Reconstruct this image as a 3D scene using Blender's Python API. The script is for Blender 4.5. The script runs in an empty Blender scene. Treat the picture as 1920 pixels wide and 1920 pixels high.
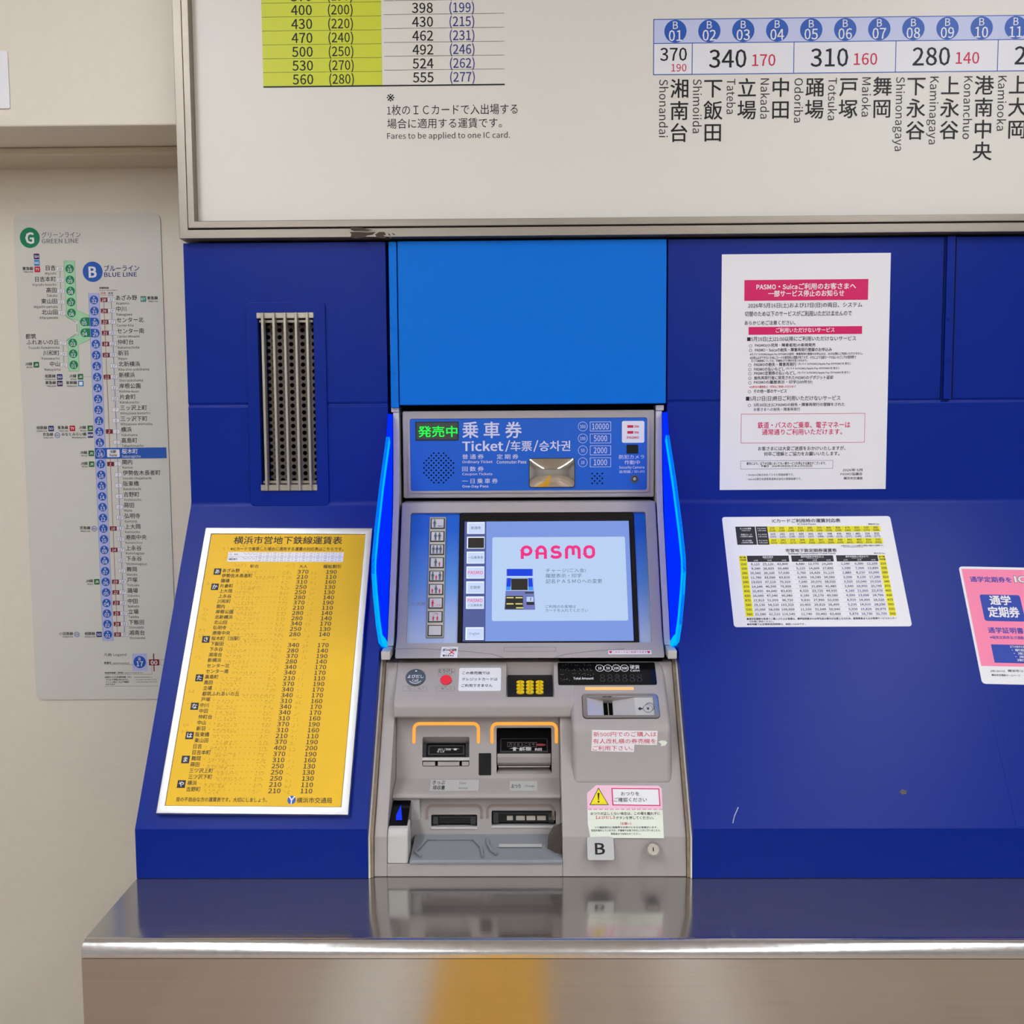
import bpy, bmesh, math, random
from mathutils import Vector, Matrix
random.seed(7)
scene = bpy.context.scene
col = scene.collection
H = 0.75                       # counter top above the floor (m); heights below are measured from the counter top

# ------------------------------------------------------------------ camera
FPX = 1900.627
PITCH, YAW, ROLL = math.radians(4.6153), math.radians(0.7491), math.radians(-0.3556)
CAM = Vector((-0.0046, -1.8289, 0.6911))
FW = Vector((-math.sin(YAW)*math.cos(PITCH), math.cos(YAW)*math.cos(PITCH), -math.sin(PITCH)))
_r = Vector((math.cos(YAW), math.sin(YAW), 0)); _u = _r.cross(FW)
RT = _r*math.cos(ROLL)+_u*math.sin(ROLL); UP = -_r*math.sin(ROLL)+_u*math.cos(ROLL)
cd = bpy.data.cameras.new('camera'); cam = bpy.data.objects.new('camera', cd); col.objects.link(cam)
cd.sensor_width = 36; cd.sensor_fit = 'HORIZONTAL'; cd.lens = FPX/1920*36; cd.clip_start = 0.05
mw = Matrix((RT, UP, -FW)).transposed().to_4x4(); mw.translation = CAM+Vector((0, 0, H)); cam.matrix_world = mw
scene.camera = cam

# ------------------------------------------------------------------ light and exposure
w = bpy.data.worlds.new('world'); scene.world = w; w.use_nodes = True
w.node_tree.nodes['Background'].inputs[0].default_value = (1, 0.96, 0.9, 1)
w.node_tree.nodes['Background'].inputs[1].default_value = 0.3
vs = scene.view_settings
scene.display_settings.display_device = 'sRGB'
vs.view_transform = 'Standard'; vs.look = 'None'; vs.exposure = 0.0; vs.gamma = 1.0; vs.use_curve_mapping = False
LAMP = 46.0                    # brightness of the ceiling tubes
LAMP_ROWS = ((-1.05, 1.0), (1.25, 1.0))

# ------------------------------------------------------------------ materials
def lin(c):
    return tuple((x/12.92 if x <= .04045 else ((x+.055)/1.055)**2.4) for x in [v/255 for v in c])
MATS = {}
def mat(name, rgb, rough=.5, metal=0., spec=.5, emit=None, es=0., noise=None, coat=0., alpha=1.):
    m = bpy.data.materials.new(name); m.use_nodes = True
    n = m.node_tree.nodes; l = m.node_tree.links; b = n['Principled BSDF']
    c = lin(rgb)
    b.inputs['Base Color'].default_value = (*c, 1); b.inputs['Roughness'].default_value = rough
    b.inputs['Metallic'].default_value = metal; b.inputs['Specular IOR Level'].default_value = spec
    b.inputs['Coat Weight'].default_value = coat
    if alpha < 1: b.inputs['Alpha'].default_value = alpha
    if emit is not None:
        b.inputs['Emission Color'].default_value = (*lin(emit), 1); b.inputs['Emission Strength'].default_value = es
    if noise:                  # (scale xyz, colour amount, bump strength, roughness amount)
        sc, ca, bu, ra = noise
        tc = n.new('ShaderNodeTexCoord'); mp = n.new('ShaderNodeMapping'); nz = n.new('ShaderNodeTexNoise')
        mp.inputs['Scale'].default_value = sc; nz.inputs['Scale'].default_value = 1; nz.inputs['Detail'].default_value = 4
        l.new(tc.outputs['Object'], mp.inputs['Vector']); l.new(mp.outputs[0], nz.inputs['Vector'])
        if ca:
            mx = n.new('ShaderNodeMixRGB'); mx.inputs[1].default_value = (*[v*(1-ca) for v in c], 1); mx.inputs[2].default_value = (*[min(1, v*(1+ca)) for v in c], 1)
            l.new(nz.outputs['Fac'], mx.inputs[0]); l.new(mx.outputs[0], b.inputs['Base Color'])
        if bu:
            bp = n.new('ShaderNodeBump'); bp.inputs['Strength'].default_value = bu; bp.inputs['Distance'].default_value = .002
            l.new(nz.outputs['Fac'], bp.inputs['Height']); l.new(bp.outputs[0], b.inputs['Normal'])
        if ra:
            mr = n.new('ShaderNodeMapRange'); mr.inputs[3].default_value = max(.02, rough-ra); mr.inputs[4].default_value = rough+ra
            l.new(nz.outputs['Fac'], mr.inputs[0]); l.new(mr.outputs[0], b.inputs['Roughness'])
    MATS[name] = m
    return m
def glow(name, rgb, s=1.):     # self-lit surface (screen, lamp, painted reflection)
    return mat(name, (0, 0, 0), .3, 0, .3, emit=rgb, es=s)
mat('cream_wall', (226, 217, 201), .55, noise=((60, 60, 60), .035, .05, 0))
mat('hall_grey', (196, 196, 196), .6, noise=((30, 30, 30), .03, .03, 0))
mat('cream_trim', (205, 194, 170), .5, noise=((60, 60, 60), .03, .03, 0))
mat('navy_vinyl', (0, 35, 134), .35, 0, .15, noise=((420, 420, 420), .05, .10, .03))
mat('sky_panel', (0, 112, 216), .42, 0, .12, noise=((60, 60, 60), .02, .02, .03))
mat('machine_grey', (170, 162, 159), .38, 0, .4, noise=((90, 90, 90), .02, .02, .03))
mat('machine_pale', (200, 196, 192), .4, 0, .4, noise=((90, 90, 90), .02, .02, .03))
mat('tray_grey', (140, 142, 147), .32, 0, .4, noise=((90, 90, 90), .02, .02, 0))
mat('board_white', (226, 221, 211), .42, 0, .4, noise=((300, 300, 300), .02, .03, .03))
mat('map_white', (212, 209, 200), .35, 0, .4, noise=((200, 200, 200), .015, .02, 0))
mat('paper', (238, 235, 238), .55, 0, .3, noise=((120, 120, 120), .01, .04, 0))
mat('paper_edge', (196, 192, 190), .6, noise=((120, 120, 120), .02, 0, 0))
mat('steel_counter', (190, 186, 180), .12, .9, .5, noise=((3, 260, 260), .05, .012, .06))
mat('steel_front', (190, 184, 176), .12, .94, .5, noise=((3, 3, 260), .05, .012, .05))
mat('steel_edge', (215, 212, 210), .2, 1., .5, noise=((160, 40, 160), .06, .05, .08))
mat('frame_alu', (152, 142, 130), .46, .85, .5, noise=((30, 200, 200), .08, .03, .08))
mat('poster_alu', (184, 182, 183), .36, .9, .5, noise=((60, 60, 60), .03, 0, .03))
mat('slat_metal', (176, 168, 154), .4, .6, .5, noise=((60, 60, 60), .08, .03, 0))
mat('slat_pale', (196, 192, 194), .42, .5, .5, noise=((60, 60, 60), .04, .02, 0))
mat('perforated', (134, 126, 116), .6, .3, .4, noise=((60, 60, 60), .1, 0, 0))
mat('hole_black', (4, 4, 4), .9, 0, .1, noise=((60, 60, 60), .1, 0, 0))
mat('gap_black', (7, 7, 9), .8, 0, .2, noise=((60, 60, 60), .1, 0, 0))
mat('gloss_black', (6, 7, 11), .12, 0, .5, noise=((60, 60, 60), .1, 0, .01))
mat('soft_black', (20, 20, 23), .4, 0, .5, noise=((60, 60, 60), .1, 0, .02))
mat('dark_rail', (46, 46, 50), .35, 0, .5, noise=((60, 60, 60), .1, 0, .02))
mat('ink', (38, 36, 42), .5, 0, .3, noise=((200, 200, 200), .05, 0, 0))
mat('ink_grey', (120, 120, 128), .5, 0, .3, noise=((200, 200, 200), .05, 0, 0))
mat('ink_black', (16, 15, 17), .5, 0, .3, noise=((200, 200, 200), .05, 0, 0))
mat('ink_navy', (48, 56, 130), .5, 0, .3, noise=((200, 200, 200), .05, 0, 0))
mat('line_blue', (24, 84, 178), .45, 0, .4, noise=((200, 200, 200), .03, 0, 0))
mat('line_green', (0, 128, 84), .45, 0, .4, noise=((200, 200, 200), .03, 0, 0))
mat('strip_green', (166, 216, 172), .45, 0, .4, noise=((200, 200, 200), .02, 0, 0))
mat('strip_lilac', (178, 182, 226), .45, 0, .4, noise=((200, 200, 200), .02, 0, 0))
mat('strip_pale', (196, 202, 234), .45, 0, .4, noise=((200, 200, 200), .02, 0, 0))
mat('chip_white', (232, 230, 234), .45, 0, .4, noise=((200, 200, 200), .01, 0, 0))
mat('chip_red', (122, 16, 32), .45, 0, .4, noise=((200, 200, 200), .03, 0, 0))
mat('ink_red', (206, 32, 72), .5, 0, .3, noise=((200, 200, 200), .03, 0, 0))
mat('rail_red', (150, 62, 62), .5, 0, .3, noise=((200, 200, 200), .03, 0, 0))
mat('badge_red', (190, 10, 46), .5, 0, .3, noise=((200, 200, 200), .03, 0, 0))
mat('badge_purple', (58, 26, 84), .5, 0, .3, noise=((200, 200, 200), .03, 0, 0))
mat('badge_sky', (28, 124, 196), .5, 0, .3, noise=((200, 200, 200), .03, 0, 0))
mat('badge_green', (20, 104, 46), .5, 0, .3, noise=((200, 200, 200), .03, 0, 0))
mat('badge_teal', (60, 140, 118), .5, 0, .3, noise=((200, 200, 200), .03, 0, 0))
mat('badge_navy', (28, 40, 116), .5, 0, .3, noise=((200, 200, 200), .03, 0, 0))
mat('lime', (206, 212, 44), .45, 0, .4, noise=((200, 200, 200), .02, 0, 0))
mat('chart_yellow', (238, 228, 24), .5, 0, .3, noise=((200, 200, 200), .02, 0, 0))
mat('poster_yellow', (238, 188, 22), .42, 0, .25, noise=((14, 14, 14), .05, .01, 0))
mat('braille_ochre', (196, 146, 14), .5, 0, .3, noise=((200, 200, 200), .1, 0, 0))
mat('banner_pink', (214, 22, 98), .5, 0, .3, noise=((200, 200, 200), .03, 0, 0))
mat('poster_pink', (250, 136, 172), .5, 0, .3, noise=((120, 120, 120), .02, 0, 0))
mat('poster_blue', (40, 66, 166), .5, 0, .3, noise=((120, 120, 120), .02, 0, 0))
mat('sign_blue', (8, 92, 196), .4, 0, .4, noise=((120, 120, 120), .02, 0, 0))
mat('sign_white', (214, 214, 236), .45, 0, .4, noise=((120, 120, 120), .01, 0, 0))
mat('call_grey', (78, 88, 96), .4, 0, .4, noise=((120, 120, 120), .03, 0, 0))
mat('cancel_red', (236, 44, 66), .35, 0, .5, noise=((120, 120, 120), .03, 0, 0))
mat('key_yellow', (246, 206, 20), .4, 0, .4, noise=((120, 120, 120), .03, 0, 0))
mat('warn_yellow', (244, 224, 0), .45, 0, .4, noise=((120, 120, 120), .03, 0, 0))
mat('sticker_pink', (244, 196, 216), .5, 0, .4, noise=((500, 500, 500), .06, 0, 0))
mat('sticker_cream', (232, 236, 220), .5, 0, .4, noise=((300, 300, 300), .03, 0, 0))
mat('label_grey', (192, 190, 188), .4, 0, .4, noise=((120, 120, 120), .02, 0, 0))
mat('label_line', (120, 116, 116), .5, 0, .3, noise=((120, 120, 120), .02, 0, 0))
mat('chrome', (212, 212, 220), .14, 1., .5, noise=((120, 120, 120), .04, .01, .03))
mat('mirror', (200, 194, 184), .05, 1., .5, noise=((6, 6, 6), .02, .02, 0))
mat('seal_foam', (150, 132, 112), .8, 0, .2, noise=((120, 120, 60), .5, .5, 0))
mat('seal_white', (226, 222, 214), .6, 0, .3, noise=((120, 120, 60), .05, .1, 0))
mat('tape_brown', (74, 62, 54), .7, 0, .2, noise=((200, 200, 200), .2, .1, 0))
mat('smoke_plastic', (92, 84, 76), .25, 0, .5, alpha=.72, noise=((80, 80, 80), .1, .1, 0))
mat('lamp_off', (150, 132, 124), .4, 0, .4, noise=((120, 120, 120), .02, 0, 0))
mat('scuff_olive', (92, 88, 84), .7, 0, .2, noise=((300, 300, 300), .4, .1, 0))
mat('scuff_white', (170, 182, 214), .7, 0, .2, noise=((300, 300, 300), .2, .1, 0))
mat('tube_white', (240, 240, 240), .5, noise=((20, 20, 20), .01, 0, 0), emit=(240, 247, 255), es=LAMP)
mat('fixture_white', (230, 228, 222), .5, noise=((20, 20, 20), .02, 0, 0))
mat('ceiling_white', (232, 230, 224), .7, noise=((20, 20, 20), .02, .02, 0))
mat('tactile_yellow', (226, 168, 12), .6, noise=((60, 60, 60), .06, .1, 0))
mat('fin_blue', (0, 0, 0), .9, 0, 0, emit=(0, 44, 255), es=1.); mat('fin_rim', (0, 0, 0), .9, 0, 0, emit=(0, 176, 255), es=1.2)
glow('lamp_orange', (255, 168, 60), 1.1); glow('lamp_pale', (255, 190, 120), 1.15)
glow('led_green', (20, 255, 70), 1.2); mat('led_back', (56, 66, 58), .4, noise=((300, 300, 300), .1, 0, 0))
glow('scr_blue', (124, 152, 224)); glow('scr_card', (184, 208, 242)); glow('scr_slate', (78, 92, 152))
glow('scr_key', (200, 216, 250)); glow('scr_white', (238, 244, 255), 1.05); glow('scr_black', (44, 42, 40))
glow('scr_ink', (84, 96, 112)); glow('scr_pink', (240, 48, 136)); glow('scr_royal', (10, 64, 222))
glow('scr_sky', (60, 150, 250)); glow('scr_lilac', (112, 120, 186)); glow('scr_yellow', (232, 222, 130))
glow('reflection_blue', (20, 60, 255), .9)  # blue reflection on the reader window, painted as self-lit colour

def grad(name, top, bot, z0, z1):     # printed fade from one ink to another down the panel
    m = mat(name, top, .3, 0, .4); n = m.node_tree.nodes; l = m.node_tree.links
    g = n.new('ShaderNodeNewGeometry'); s = n.new('ShaderNodeSeparateXYZ'); r = n.new('ShaderNodeMapRange'); cr = n.new('ShaderNodeValToRGB')
    l.new(g.outputs['Position'], s.inputs[0]); l.new(s.outputs[2], r.inputs[0]); r.inputs[1].default_value = z0; r.inputs[2].default_value = z1
    e = cr.color_ramp.elements; e[0].position = 0; e[0].color = (*lin(bot), 1); e[1].position = .85; e[1].color = (*lin(top), 1)
    mid = e.new(.42); mid.color = (*lin([(a+b)/2 for a, b in zip(top, bot)]), 1)
    l.new(r.outputs[0], cr.inputs[0]); l.new(cr.outputs[0], n['Principled BSDF'].inputs['Base Color'])
grad('fade_blue', (0, 92, 196), (176, 190, 220), H+.335, H+.545)

def floor_mat():
    m = mat('floor_tile', (176, 158, 142), .25, 0, .5); n = m.node_tree.nodes; l = m.node_tree.links; b = n['Principled BSDF']
    tc = n.new('ShaderNodeTexCoord'); br = n.new('ShaderNodeTexBrick'); nz = n.new('ShaderNodeTexNoise'); mx = n.new('ShaderNodeMixRGB')
    br.offset = 0; br.inputs['Scale'].default_value = 1; br.inputs['Brick Width'].default_value = .4; br.inputs['Row Height'].default_value = .4
    br.inputs['Mortar Size'].default_value = .003
    br.inputs['Color1'].default_value = (*lin((200, 188, 172)), 1); br.inputs['Color2'].default_value = (*lin((190, 164, 148)), 1); br.inputs['Mortar'].default_value = (*lin((140, 126, 112)), 1)
    nz.inputs['Scale'].default_value = 90; mx.blend_type = 'MULTIPLY'; mx.inputs[0].default_value = .25
    l.new(tc.outputs['Object'], br.inputs['Vector']); l.new(tc.outputs['Object'], nz.inputs['Vector'])
    l.new(br.outputs['Color'], mx.inputs[1]); l.new(nz.outputs['Color'], mx.inputs[2]); l.new(mx.outputs[0], b.inputs['Base Color'])
floor_mat()

# ------------------------------------------------------------------ measuring: where a sight line meets a plane of the place
def ray(x, y): return FW+RT*((x-960)/FPX)-UP*((y-960)/FPX)
def on_x(x, y, X): d = ray(x, y); return CAM+d*((X-CAM.x)/d.x)
def on_y(x, y, Y): d = ray(x, y); return CAM+d*((Y-CAM.y)/d.y)
class Frame:
    """a plane with its own metres: u to the right, v up, h out towards the room"""
    def __init__(s, o, u, v): s.o = Vector(o); s.u = Vector(u).normalized(); s.v = Vector(v).normalized(); s.n = s.u.cross(s.v)
    def w(s, u, v, h=0.): return s.o+s.u*u+s.v*v+s.n*h
    def px(s, x, y): d = ray(x, y); p = CAM+d*((s.o-CAM).dot(s.n)/d.dot(s.n))-s.o; return p.dot(s.u), p.dot(s.v)
    def up(s, h): return Frame(s.o+s.n*h, s.u, s.v)
    def fit(s, tl, tr, br, bl):        # a card lying on the plane: own frame, half width, half height
        P = [s.px(*q) for q in (tl, tr, br, bl)]
        c = [sum(p[i] for p in P)/4 for i in (0, 1)]
        du = [(P[1][i]-P[0][i]+P[2][i]-P[3][i])/2 for i in (0, 1)]; dv = [(P[0][i]-P[3][i]+P[1][i]-P[2][i])/2 for i in (0, 1)]
        hw, hh = math.hypot(*du)/2, math.hypot(*dv)/2
        a = (math.atan2(du[1], du[0])+math.atan2(-dv[0], dv[1]))/2
        U = s.u*math.cos(a)+s.v*math.sin(a); V = -s.u*math.sin(a)+s.v*math.cos(a)
        return Frame(s.w(*c), U, V), hw, hh
XF = Vector((1, 0, 0)); ZF = Vector((0, 0, 1))
def vert(Y): return Frame((0, Y, 0), XF, ZF)

# ------------------------------------------------------------------ letter outlines, taken one letter at a time
_ts = bpy.data.scenes.new('type')
def type_object(path=None):
    tc = bpy.data.curves.new('type', 'FONT'); to = bpy.data.objects.new('type', tc); _ts.collection.objects.link(to); tc.resolution_u = 2
    if path:
        try: tc.font = bpy.data.fonts.load(bpy.utils.system_resource('DATAFILES', path='fonts')+path)
        except Exception: pass
    return to
def outline(to, text):
    to.data.body = text; vl = _ts.view_layers[0]; vl.update(); m = bpy.data.meshes.new_from_object(to.evaluated_get(vl.depsgraph))
    V = [(v.co.x, v.co.y) for v in m.vertices]; F = [tuple(p.vertices) for p in m.polygons]; bpy.data.meshes.remove(m); return V, F
FACES = {}
def face_for(latin):
    if latin not in FACES:
        to = type_object('/Noto Sans CJK Regular.woff2' if latin else None); V, _ = outline(to, 'H')
        FACES[latin] = (to, max(v[0] for v in V), (.675/max(v[1] for v in V)) if latin else 1.)
    return FACES[latin]
GLY = {}
def letter(c):
    if c not in GLY:
        to, hmax, k = face_for(ord(c) < 127); V, F = outline(to, c); V2, _ = outline(to, c+'H')
        GLY[c] = ([(x*k, y*k) for x, y in V], F, (max(v[0] for v in V2)-hmax)*k)
    return GLY[c]
_cache = {}
def glyphs(s, bold=0.):
    k = (s, bold)
    if k not in _cache:
        V, F, x = [], [], 0.
        for c in s:
            v, f, adv = letter(c); n0 = len(V); V += [(a+x, b, 0) for a, b in v]; F += [tuple(i+n0 for i in q) for q in f]; x += adv
        if bold:               # heavier strokes: the outline struck again, shifted by the weight on each side
            V0, F0_, n0 = V, F, len(V); V, F = [], []
            for i, (dx, dy) in enumerate(((-1, -.7), (1, -.7), (-1, .7), (1, .7))):
                V += [(x_+dx*bold, y_+dy*bold, i) for x_, y_, _ in V0]; F += [tuple(j+i*n0 for j in f) for f in F0_]
        xs = [v[0] for v in V] or [0]; ys = [v[1] for v in V] or [0]
        _cache[k] = (V, F, (min(xs), min(ys), max(xs), max(ys)))
    return _cache[k]

# ------------------------------------------------------------------ mesh collector
def circ(u, v, r, n=28, r2=None, a0=0.): return [(u+r*math.cos(a0+2*math.pi*i/n), v+(r2 or r)*math.sin(a0+2*math.pi*i/n)) for i in range(n)]
def rect(u0, v0, u1, v1): return [(u0, v0), (u1, v0), (u1, v1), (u0, v1)]
def rrect(u0, v0, u1, v1, r, n=5):
    P = []
    for cx, cy, a in ((u1-r, v0+r, -90), (u1-r, v1-r, 0), (u0+r, v1-r, 90), (u0+r, v0+r, 180)):
        P += [(cx+r*math.cos(math.radians(a+90*i/n)), cy+r*math.sin(math.radians(a+90*i/n))) for i in range(n+1)]
    return P
ORG = {}
class MB:
    def __init__(s): s.v = []; s.f = []; s.m = []; s.mats = []
    def mi(s, m):
        if m not in s.mats: s.mats.append(m)
        return s.mats.index(m)
    def face(s, pts, m):
        b = len(s.v); s.v += [tuple(p) for p in pts]; s.f.append(tuple(range(b, b+len(pts)))); s.m.append(s.mi(m))
    def solid(s, A, B, m):             # two matching loops joined into a closed solid
        b = len(s.v); n = len(A); s.v += [tuple(p) for p in A]+[tuple(p) for p in B]; k = s.mi(m)
        s.f.append(tuple(range(b+n-1, b-1, -1))); s.f.append(tuple(range(b+n, b+2*n)))
        for i in range(n): j = (i+1) % n; s.f.append((b+i, b+j, b+n+j, b+n+i))
        s.m += [k]*(n+2)
    def prism(s, prof, x0, x1, m): s.solid([(x0, y, z) for y, z in prof], [(x1, y, z) for y, z in prof], m)
    def box(s, x0, x1, y0, y1, z0, z1, m): s.prism([(y0, z0), (y1, z0), (y1, z1), (y0, z1)], x0, x1, m)
    def plate(s, fr, poly, h0, h1, m): s.solid([fr.w(u, v, h0) for u, v in poly], [fr.w(u, v, h1) for u, v in poly], m)
    def flat(s, fr, poly, h, m): s.face([fr.w(u, v, h) for u, v in poly], m)
    def ring(s, fr, out, inn, h0, h1, m):
        n = len(out); b = len(s.v); k = s.mi(m)
        for P, h in ((out, h0), (inn, h0), (inn, h1), (out, h1)): s.v += [tuple(fr.w(u, v, h)) for u, v in P]
        for q in range(4):
            for i in range(n):
                j = (i+1) % n; a, c = b+q*n, b+((q+1) % 4)*n
                s.f.append((a+i, a+j, c+j, c+i)); s.m.append(k)
    def flatring(s, fr, out, inn, h, m):
        n = len(out); b = len(s.v); k = s.mi(m); s.v += [tuple(fr.w(u, v, h)) for u, v in out+inn]
        for i in range(n): j = (i+1) % n; s.f.append((b+i, b+j, b+n+j, b+n+i)); s.m.append(k)
    def ribbon(s, fr, pts, wd, h, m, h1=None, caps=True):     # a drawn line
        L, R = [], []
        for i, p in enumerate(pts):
            a = Vector(pts[max(i-1, 0)]); c = Vector(pts[min(i+1, len(pts)-1)]); p = Vector(p)
            d0 = (p-a).normalized() if i else (c-p).normalized(); d1 = (c-p).normalized() if i < len(pts)-1 else d0
            t = (d0+d1).normalized(); nn = Vector((-t.y, t.x)); k = wd/2/max(.5, nn.dot(Vector((-d0.y, d0.x))))
            L.append(p+nn*k); R.append(p-nn*k)
        for i in range(len(pts)-1):
            q = [L[i], L[i+1], R[i+1], R[i]]
            if h1 is None: s.flat(fr, [tuple(a) for a in q], h, m)
            else: s.plate(fr, [tuple(a) for a in q], h, h1, m)
        if caps and len(pts) > 1:
            for p in (pts[0], pts[-1]):
                P = circ(p[0], p[1], wd/2, 10)
                if h1 is None: s.flat(fr, P, h+.00001, m)
                else: s.plate(fr, P, h, h1, m)
    def line(s, fr, a, b, wd, h, m): s.ribbon(fr, [a, b], wd, h, m, caps=False)
    def _put(s, fr, V, F, h, m):
        b = len(s.v); s.v += [tuple(fr.w(u, v, h+q*2e-5)) for u, v, q in V]; k = s.mi(m)
        s.f += [tuple(b+i for i in f) for f in F]; s.m += [k]*len(F)
    def tb(s, fr, t, x0, y0, x1, y1, m, h=.0004, bold=0.):    # lettering that fills a measured box
        V, F, (a, b, c, d) = glyphs(t, bold); xc, yc = (x0+x1)/2, (y0+y1)/2
        u0 = fr.px(x0, yc)[0]; u1 = fr.px(x1, yc)[0]; v0 = fr.px(xc, y1)[1]; v1 = fr.px(xc, y0)[1]
        s._put(fr, [(u0+(x-a)/(c-a)*(u1-u0), v0+(y-b)/max(1e-6, d-b)*(v1-v0), q) for x, y, q in V], F, h, m)
    def tu(s, fr, t, u0, v0, u1, v1, m, h=.0004, bold=0.):
        V, F, (a, b, c, d) = glyphs(t, bold)
        s._put(fr, [(u0+(x-a)/(c-a)*(u1-u0), v0+(y-b)/max(1e-6, d-b)*(v1-v0), q) for x, y, q in V], F, h, m)
    def tl(s, fr, t, u, v, em, m, al='l', h=.0004, bold=0., st=1., slant=0.):   # em-sized lettering, v = mid height
        V, F, (a, b, c, d) = glyphs(t, bold); x0 = {'l': a, 'r': c, 'c': (a+c)/2}[al]
        s._put(fr, [(u+(x-x0)*em*st+slant*(y-.36)*em, v+(y-.36)*em, q) for x, y, q in V], F, h, m)
    def tv(s, fr, t, x0, y0, x1, y1, m, h=.0004, bold=0.):    # lettering turned to read downwards
        V, F, (a, b, c, d) = glyphs(t, bold); xc, yc = (x0+x1)/2, (y0+y1)/2
        u0 = fr.px(x0, yc)[0]; u1 = fr.px(x1, yc)[0]; v0 = fr.px(xc, y1)[1]; v1 = fr.px(xc, y0)[1]
        s._put(fr, [(u0+(y-b)/(d-b)*(u1-u0), v1-(x-a)/(c-a)*(v1-v0), q) for x, y, q in V], F, h, m)
    def box_px(s, fr, x0, y0, x1, y1): xc, yc = (x0+x1)/2, (y0+y1)/2; return fr.px(x0, yc)[0], fr.px(xc, y1)[1], fr.px(x1, yc)[0], fr.px(xc, y0)[1]
    def rp(s, fr, x0, y0, x1, y1, m, h=.0002, r=0.):          # a printed block
        b = s.box_px(fr, x0, y0, x1, y1); s.flat(fr, rrect(*b, r) if r else rect(*b), h, m)
    def frp(s, fr, x0, y0, x1, y1, wd, m, h=.0003, r=0.):     # a printed outline
        b = s.box_px(fr, x0, y0, x1, y1)
        i = (b[0]+wd, b[1]+wd, b[2]-wd, b[3]-wd)
        s.flatring(fr, rrect(*b, r) if r else rect(*b), rrect(*i, max(r-wd, 1e-5)) if r else rect(*i), h, m)
    def bevel(s, wd, seg=2, ang=25):
        bm = s._bm(); E = [e for e in bm.edges if len(e.link_faces) == 2 and e.calc_face_angle(0) > math.radians(ang)]
        bmesh.ops.bevel(bm, geom=E, offset=wd, segments=seg, affect='EDGES', profile=.5, clamp_overlap=True)
        s._load(bm); return s
    def cut(s, *tools):                # real holes, one after another
        for t in tools:
            a, b = s._obj(), t._obj(); md = a.modifiers.new('c', 'BOOLEAN'); md.object = b; md.operation = 'DIFFERENCE'; md.solver = 'EXACT'
            vl = _ts.view_layers[0]; vl.update()
            me = bpy.data.meshes.new_from_object(a.evaluated_get(vl.depsgraph))
            s.v = [tuple(v.co) for v in me.vertices]; s.f = [tuple(p.vertices) for p in me.polygons]
            nm = len(s.mats); s.m = [p.material_index if p.material_index < max(1, nm) else 0 for p in me.polygons]
            for o in (a, b): d = o.data; bpy.data.objects.remove(o); bpy.data.meshes.remove(d)
            bpy.data.meshes.remove(me)
        return s
    def _obj(s):
        bm = s._bm(); me = bpy.data.meshes.new('t'); bm.to_mesh(me); bm.free()
        o = bpy.data.objects.new('t', me); _ts.collection.objects.link(o); return o
    def _bm(s):
        bm = bmesh.new(); vs_ = [bm.verts.new(p) for p in s.v]
        for f, k in zip(s.f, s.m):
            try: bm.faces.new([vs_[i] for i in f]).material_index = k
            except ValueError: pass
        bmesh.ops.remove_doubles(bm, verts=bm.verts, dist=1e-6); bmesh.ops.recalc_face_normals(bm, faces=bm.faces); return bm
    def _load(s, bm):
        bm.verts.index_update(); s.v = [tuple(v.co) for v in bm.verts]; s.f = [tuple(v.index for v in f.verts) for f in bm.faces]; s.m = [f.material_index for f in bm.faces]; bm.free()
    def build(s, name, parent=None, smooth=False, **props):
        me = bpy.data.meshes.new(name)
        if parent is None:
            lo = [min(p[i] for p in s.v) for i in range(3)]; hi = [max(p[i] for p in s.v) for i in range(3)]
            org = Vector(((lo[0]+hi[0])/2, (lo[1]+hi[1])/2, lo[2]+H))
        else: org = ORG[parent.name]
        me.from_pydata([(x-org.x, y-org.y, z+H-org.z) for x, y, z in s.v], [], s.f)
        for k in s.mats: me.materials.append(MATS[k])
        me.polygons.foreach_set('material_index', s.m)
        if smooth:
            me.polygons.foreach_set('use_smooth', [True]*len(s.f)); me.update(); me.set_sharp_from_angle(angle=math.radians(40))
        me.validate(); me.update()
        o = bpy.data.objects.new(name, me); col.objects.link(o)
        if smooth: o.modifiers.new('normals', 'WEIGHTED_NORMAL').keep_sharp = True
        if parent is None: o.location = org
        else: o.parent = parent
        ORG[o.name] = org
        for k, v in props.items(): o[k] = v
        return o
def thing(name, label, cat, loc, group=None):
    o = bpy.data.objects.new(name, None); col.objects.link(o); o.empty_display_size = .05
    o.location = Vector(loc)+Vector((0, 0, H)); ORG[o.name] = o.location.copy(); o['label'] = label; o['category'] = cat
    if group: o['group'] = group
    return o

# ================================================================== the setting
XL = -.6111
b = MB(); b.box(-3, 3.5, -9, .36, -.95, -.75, 'floor_tile'); b.build('floor', kind='structure')
b = MB(); b.box(-3, 3.5, -9, .36, 1.95, 2.05, 'ceiling_white'); b.build('ceiling', kind='structure')
b = MB(); b.box(-3, 3.5, .25, .36, -.75, 1.95, 'cream_wall'); b.build('wall_front', kind='structure')
b = MB(); b.box(-3, -.6135, .02, .25, 1.2371, 1.95, 'cream_wall'); b.bevel(.003).build('wall_upper', kind='structure')
b = MB(); b.box(-3, -.615, .150, .249, 1.2208, 1.2369, 'cream_trim'); b.bevel(.005, 3); b.build('trim_1', kind='structure')
b = MB(); b.box(-3.1, -3, -9, .36, -.75, 1.95, 'hall_grey'); b.build('wall_left', kind='structure')
b = MB(); b.box(3.5, 3.6, -9, .36, -.75, 1.95, 'hall_grey'); b.build('wall_right', kind='structure')
b = MB(); b.box(-3, 3.5, -9.1, -9, -.75, 1.95, 'hall_grey'); b.build('wall_back', kind='structure')
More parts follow.
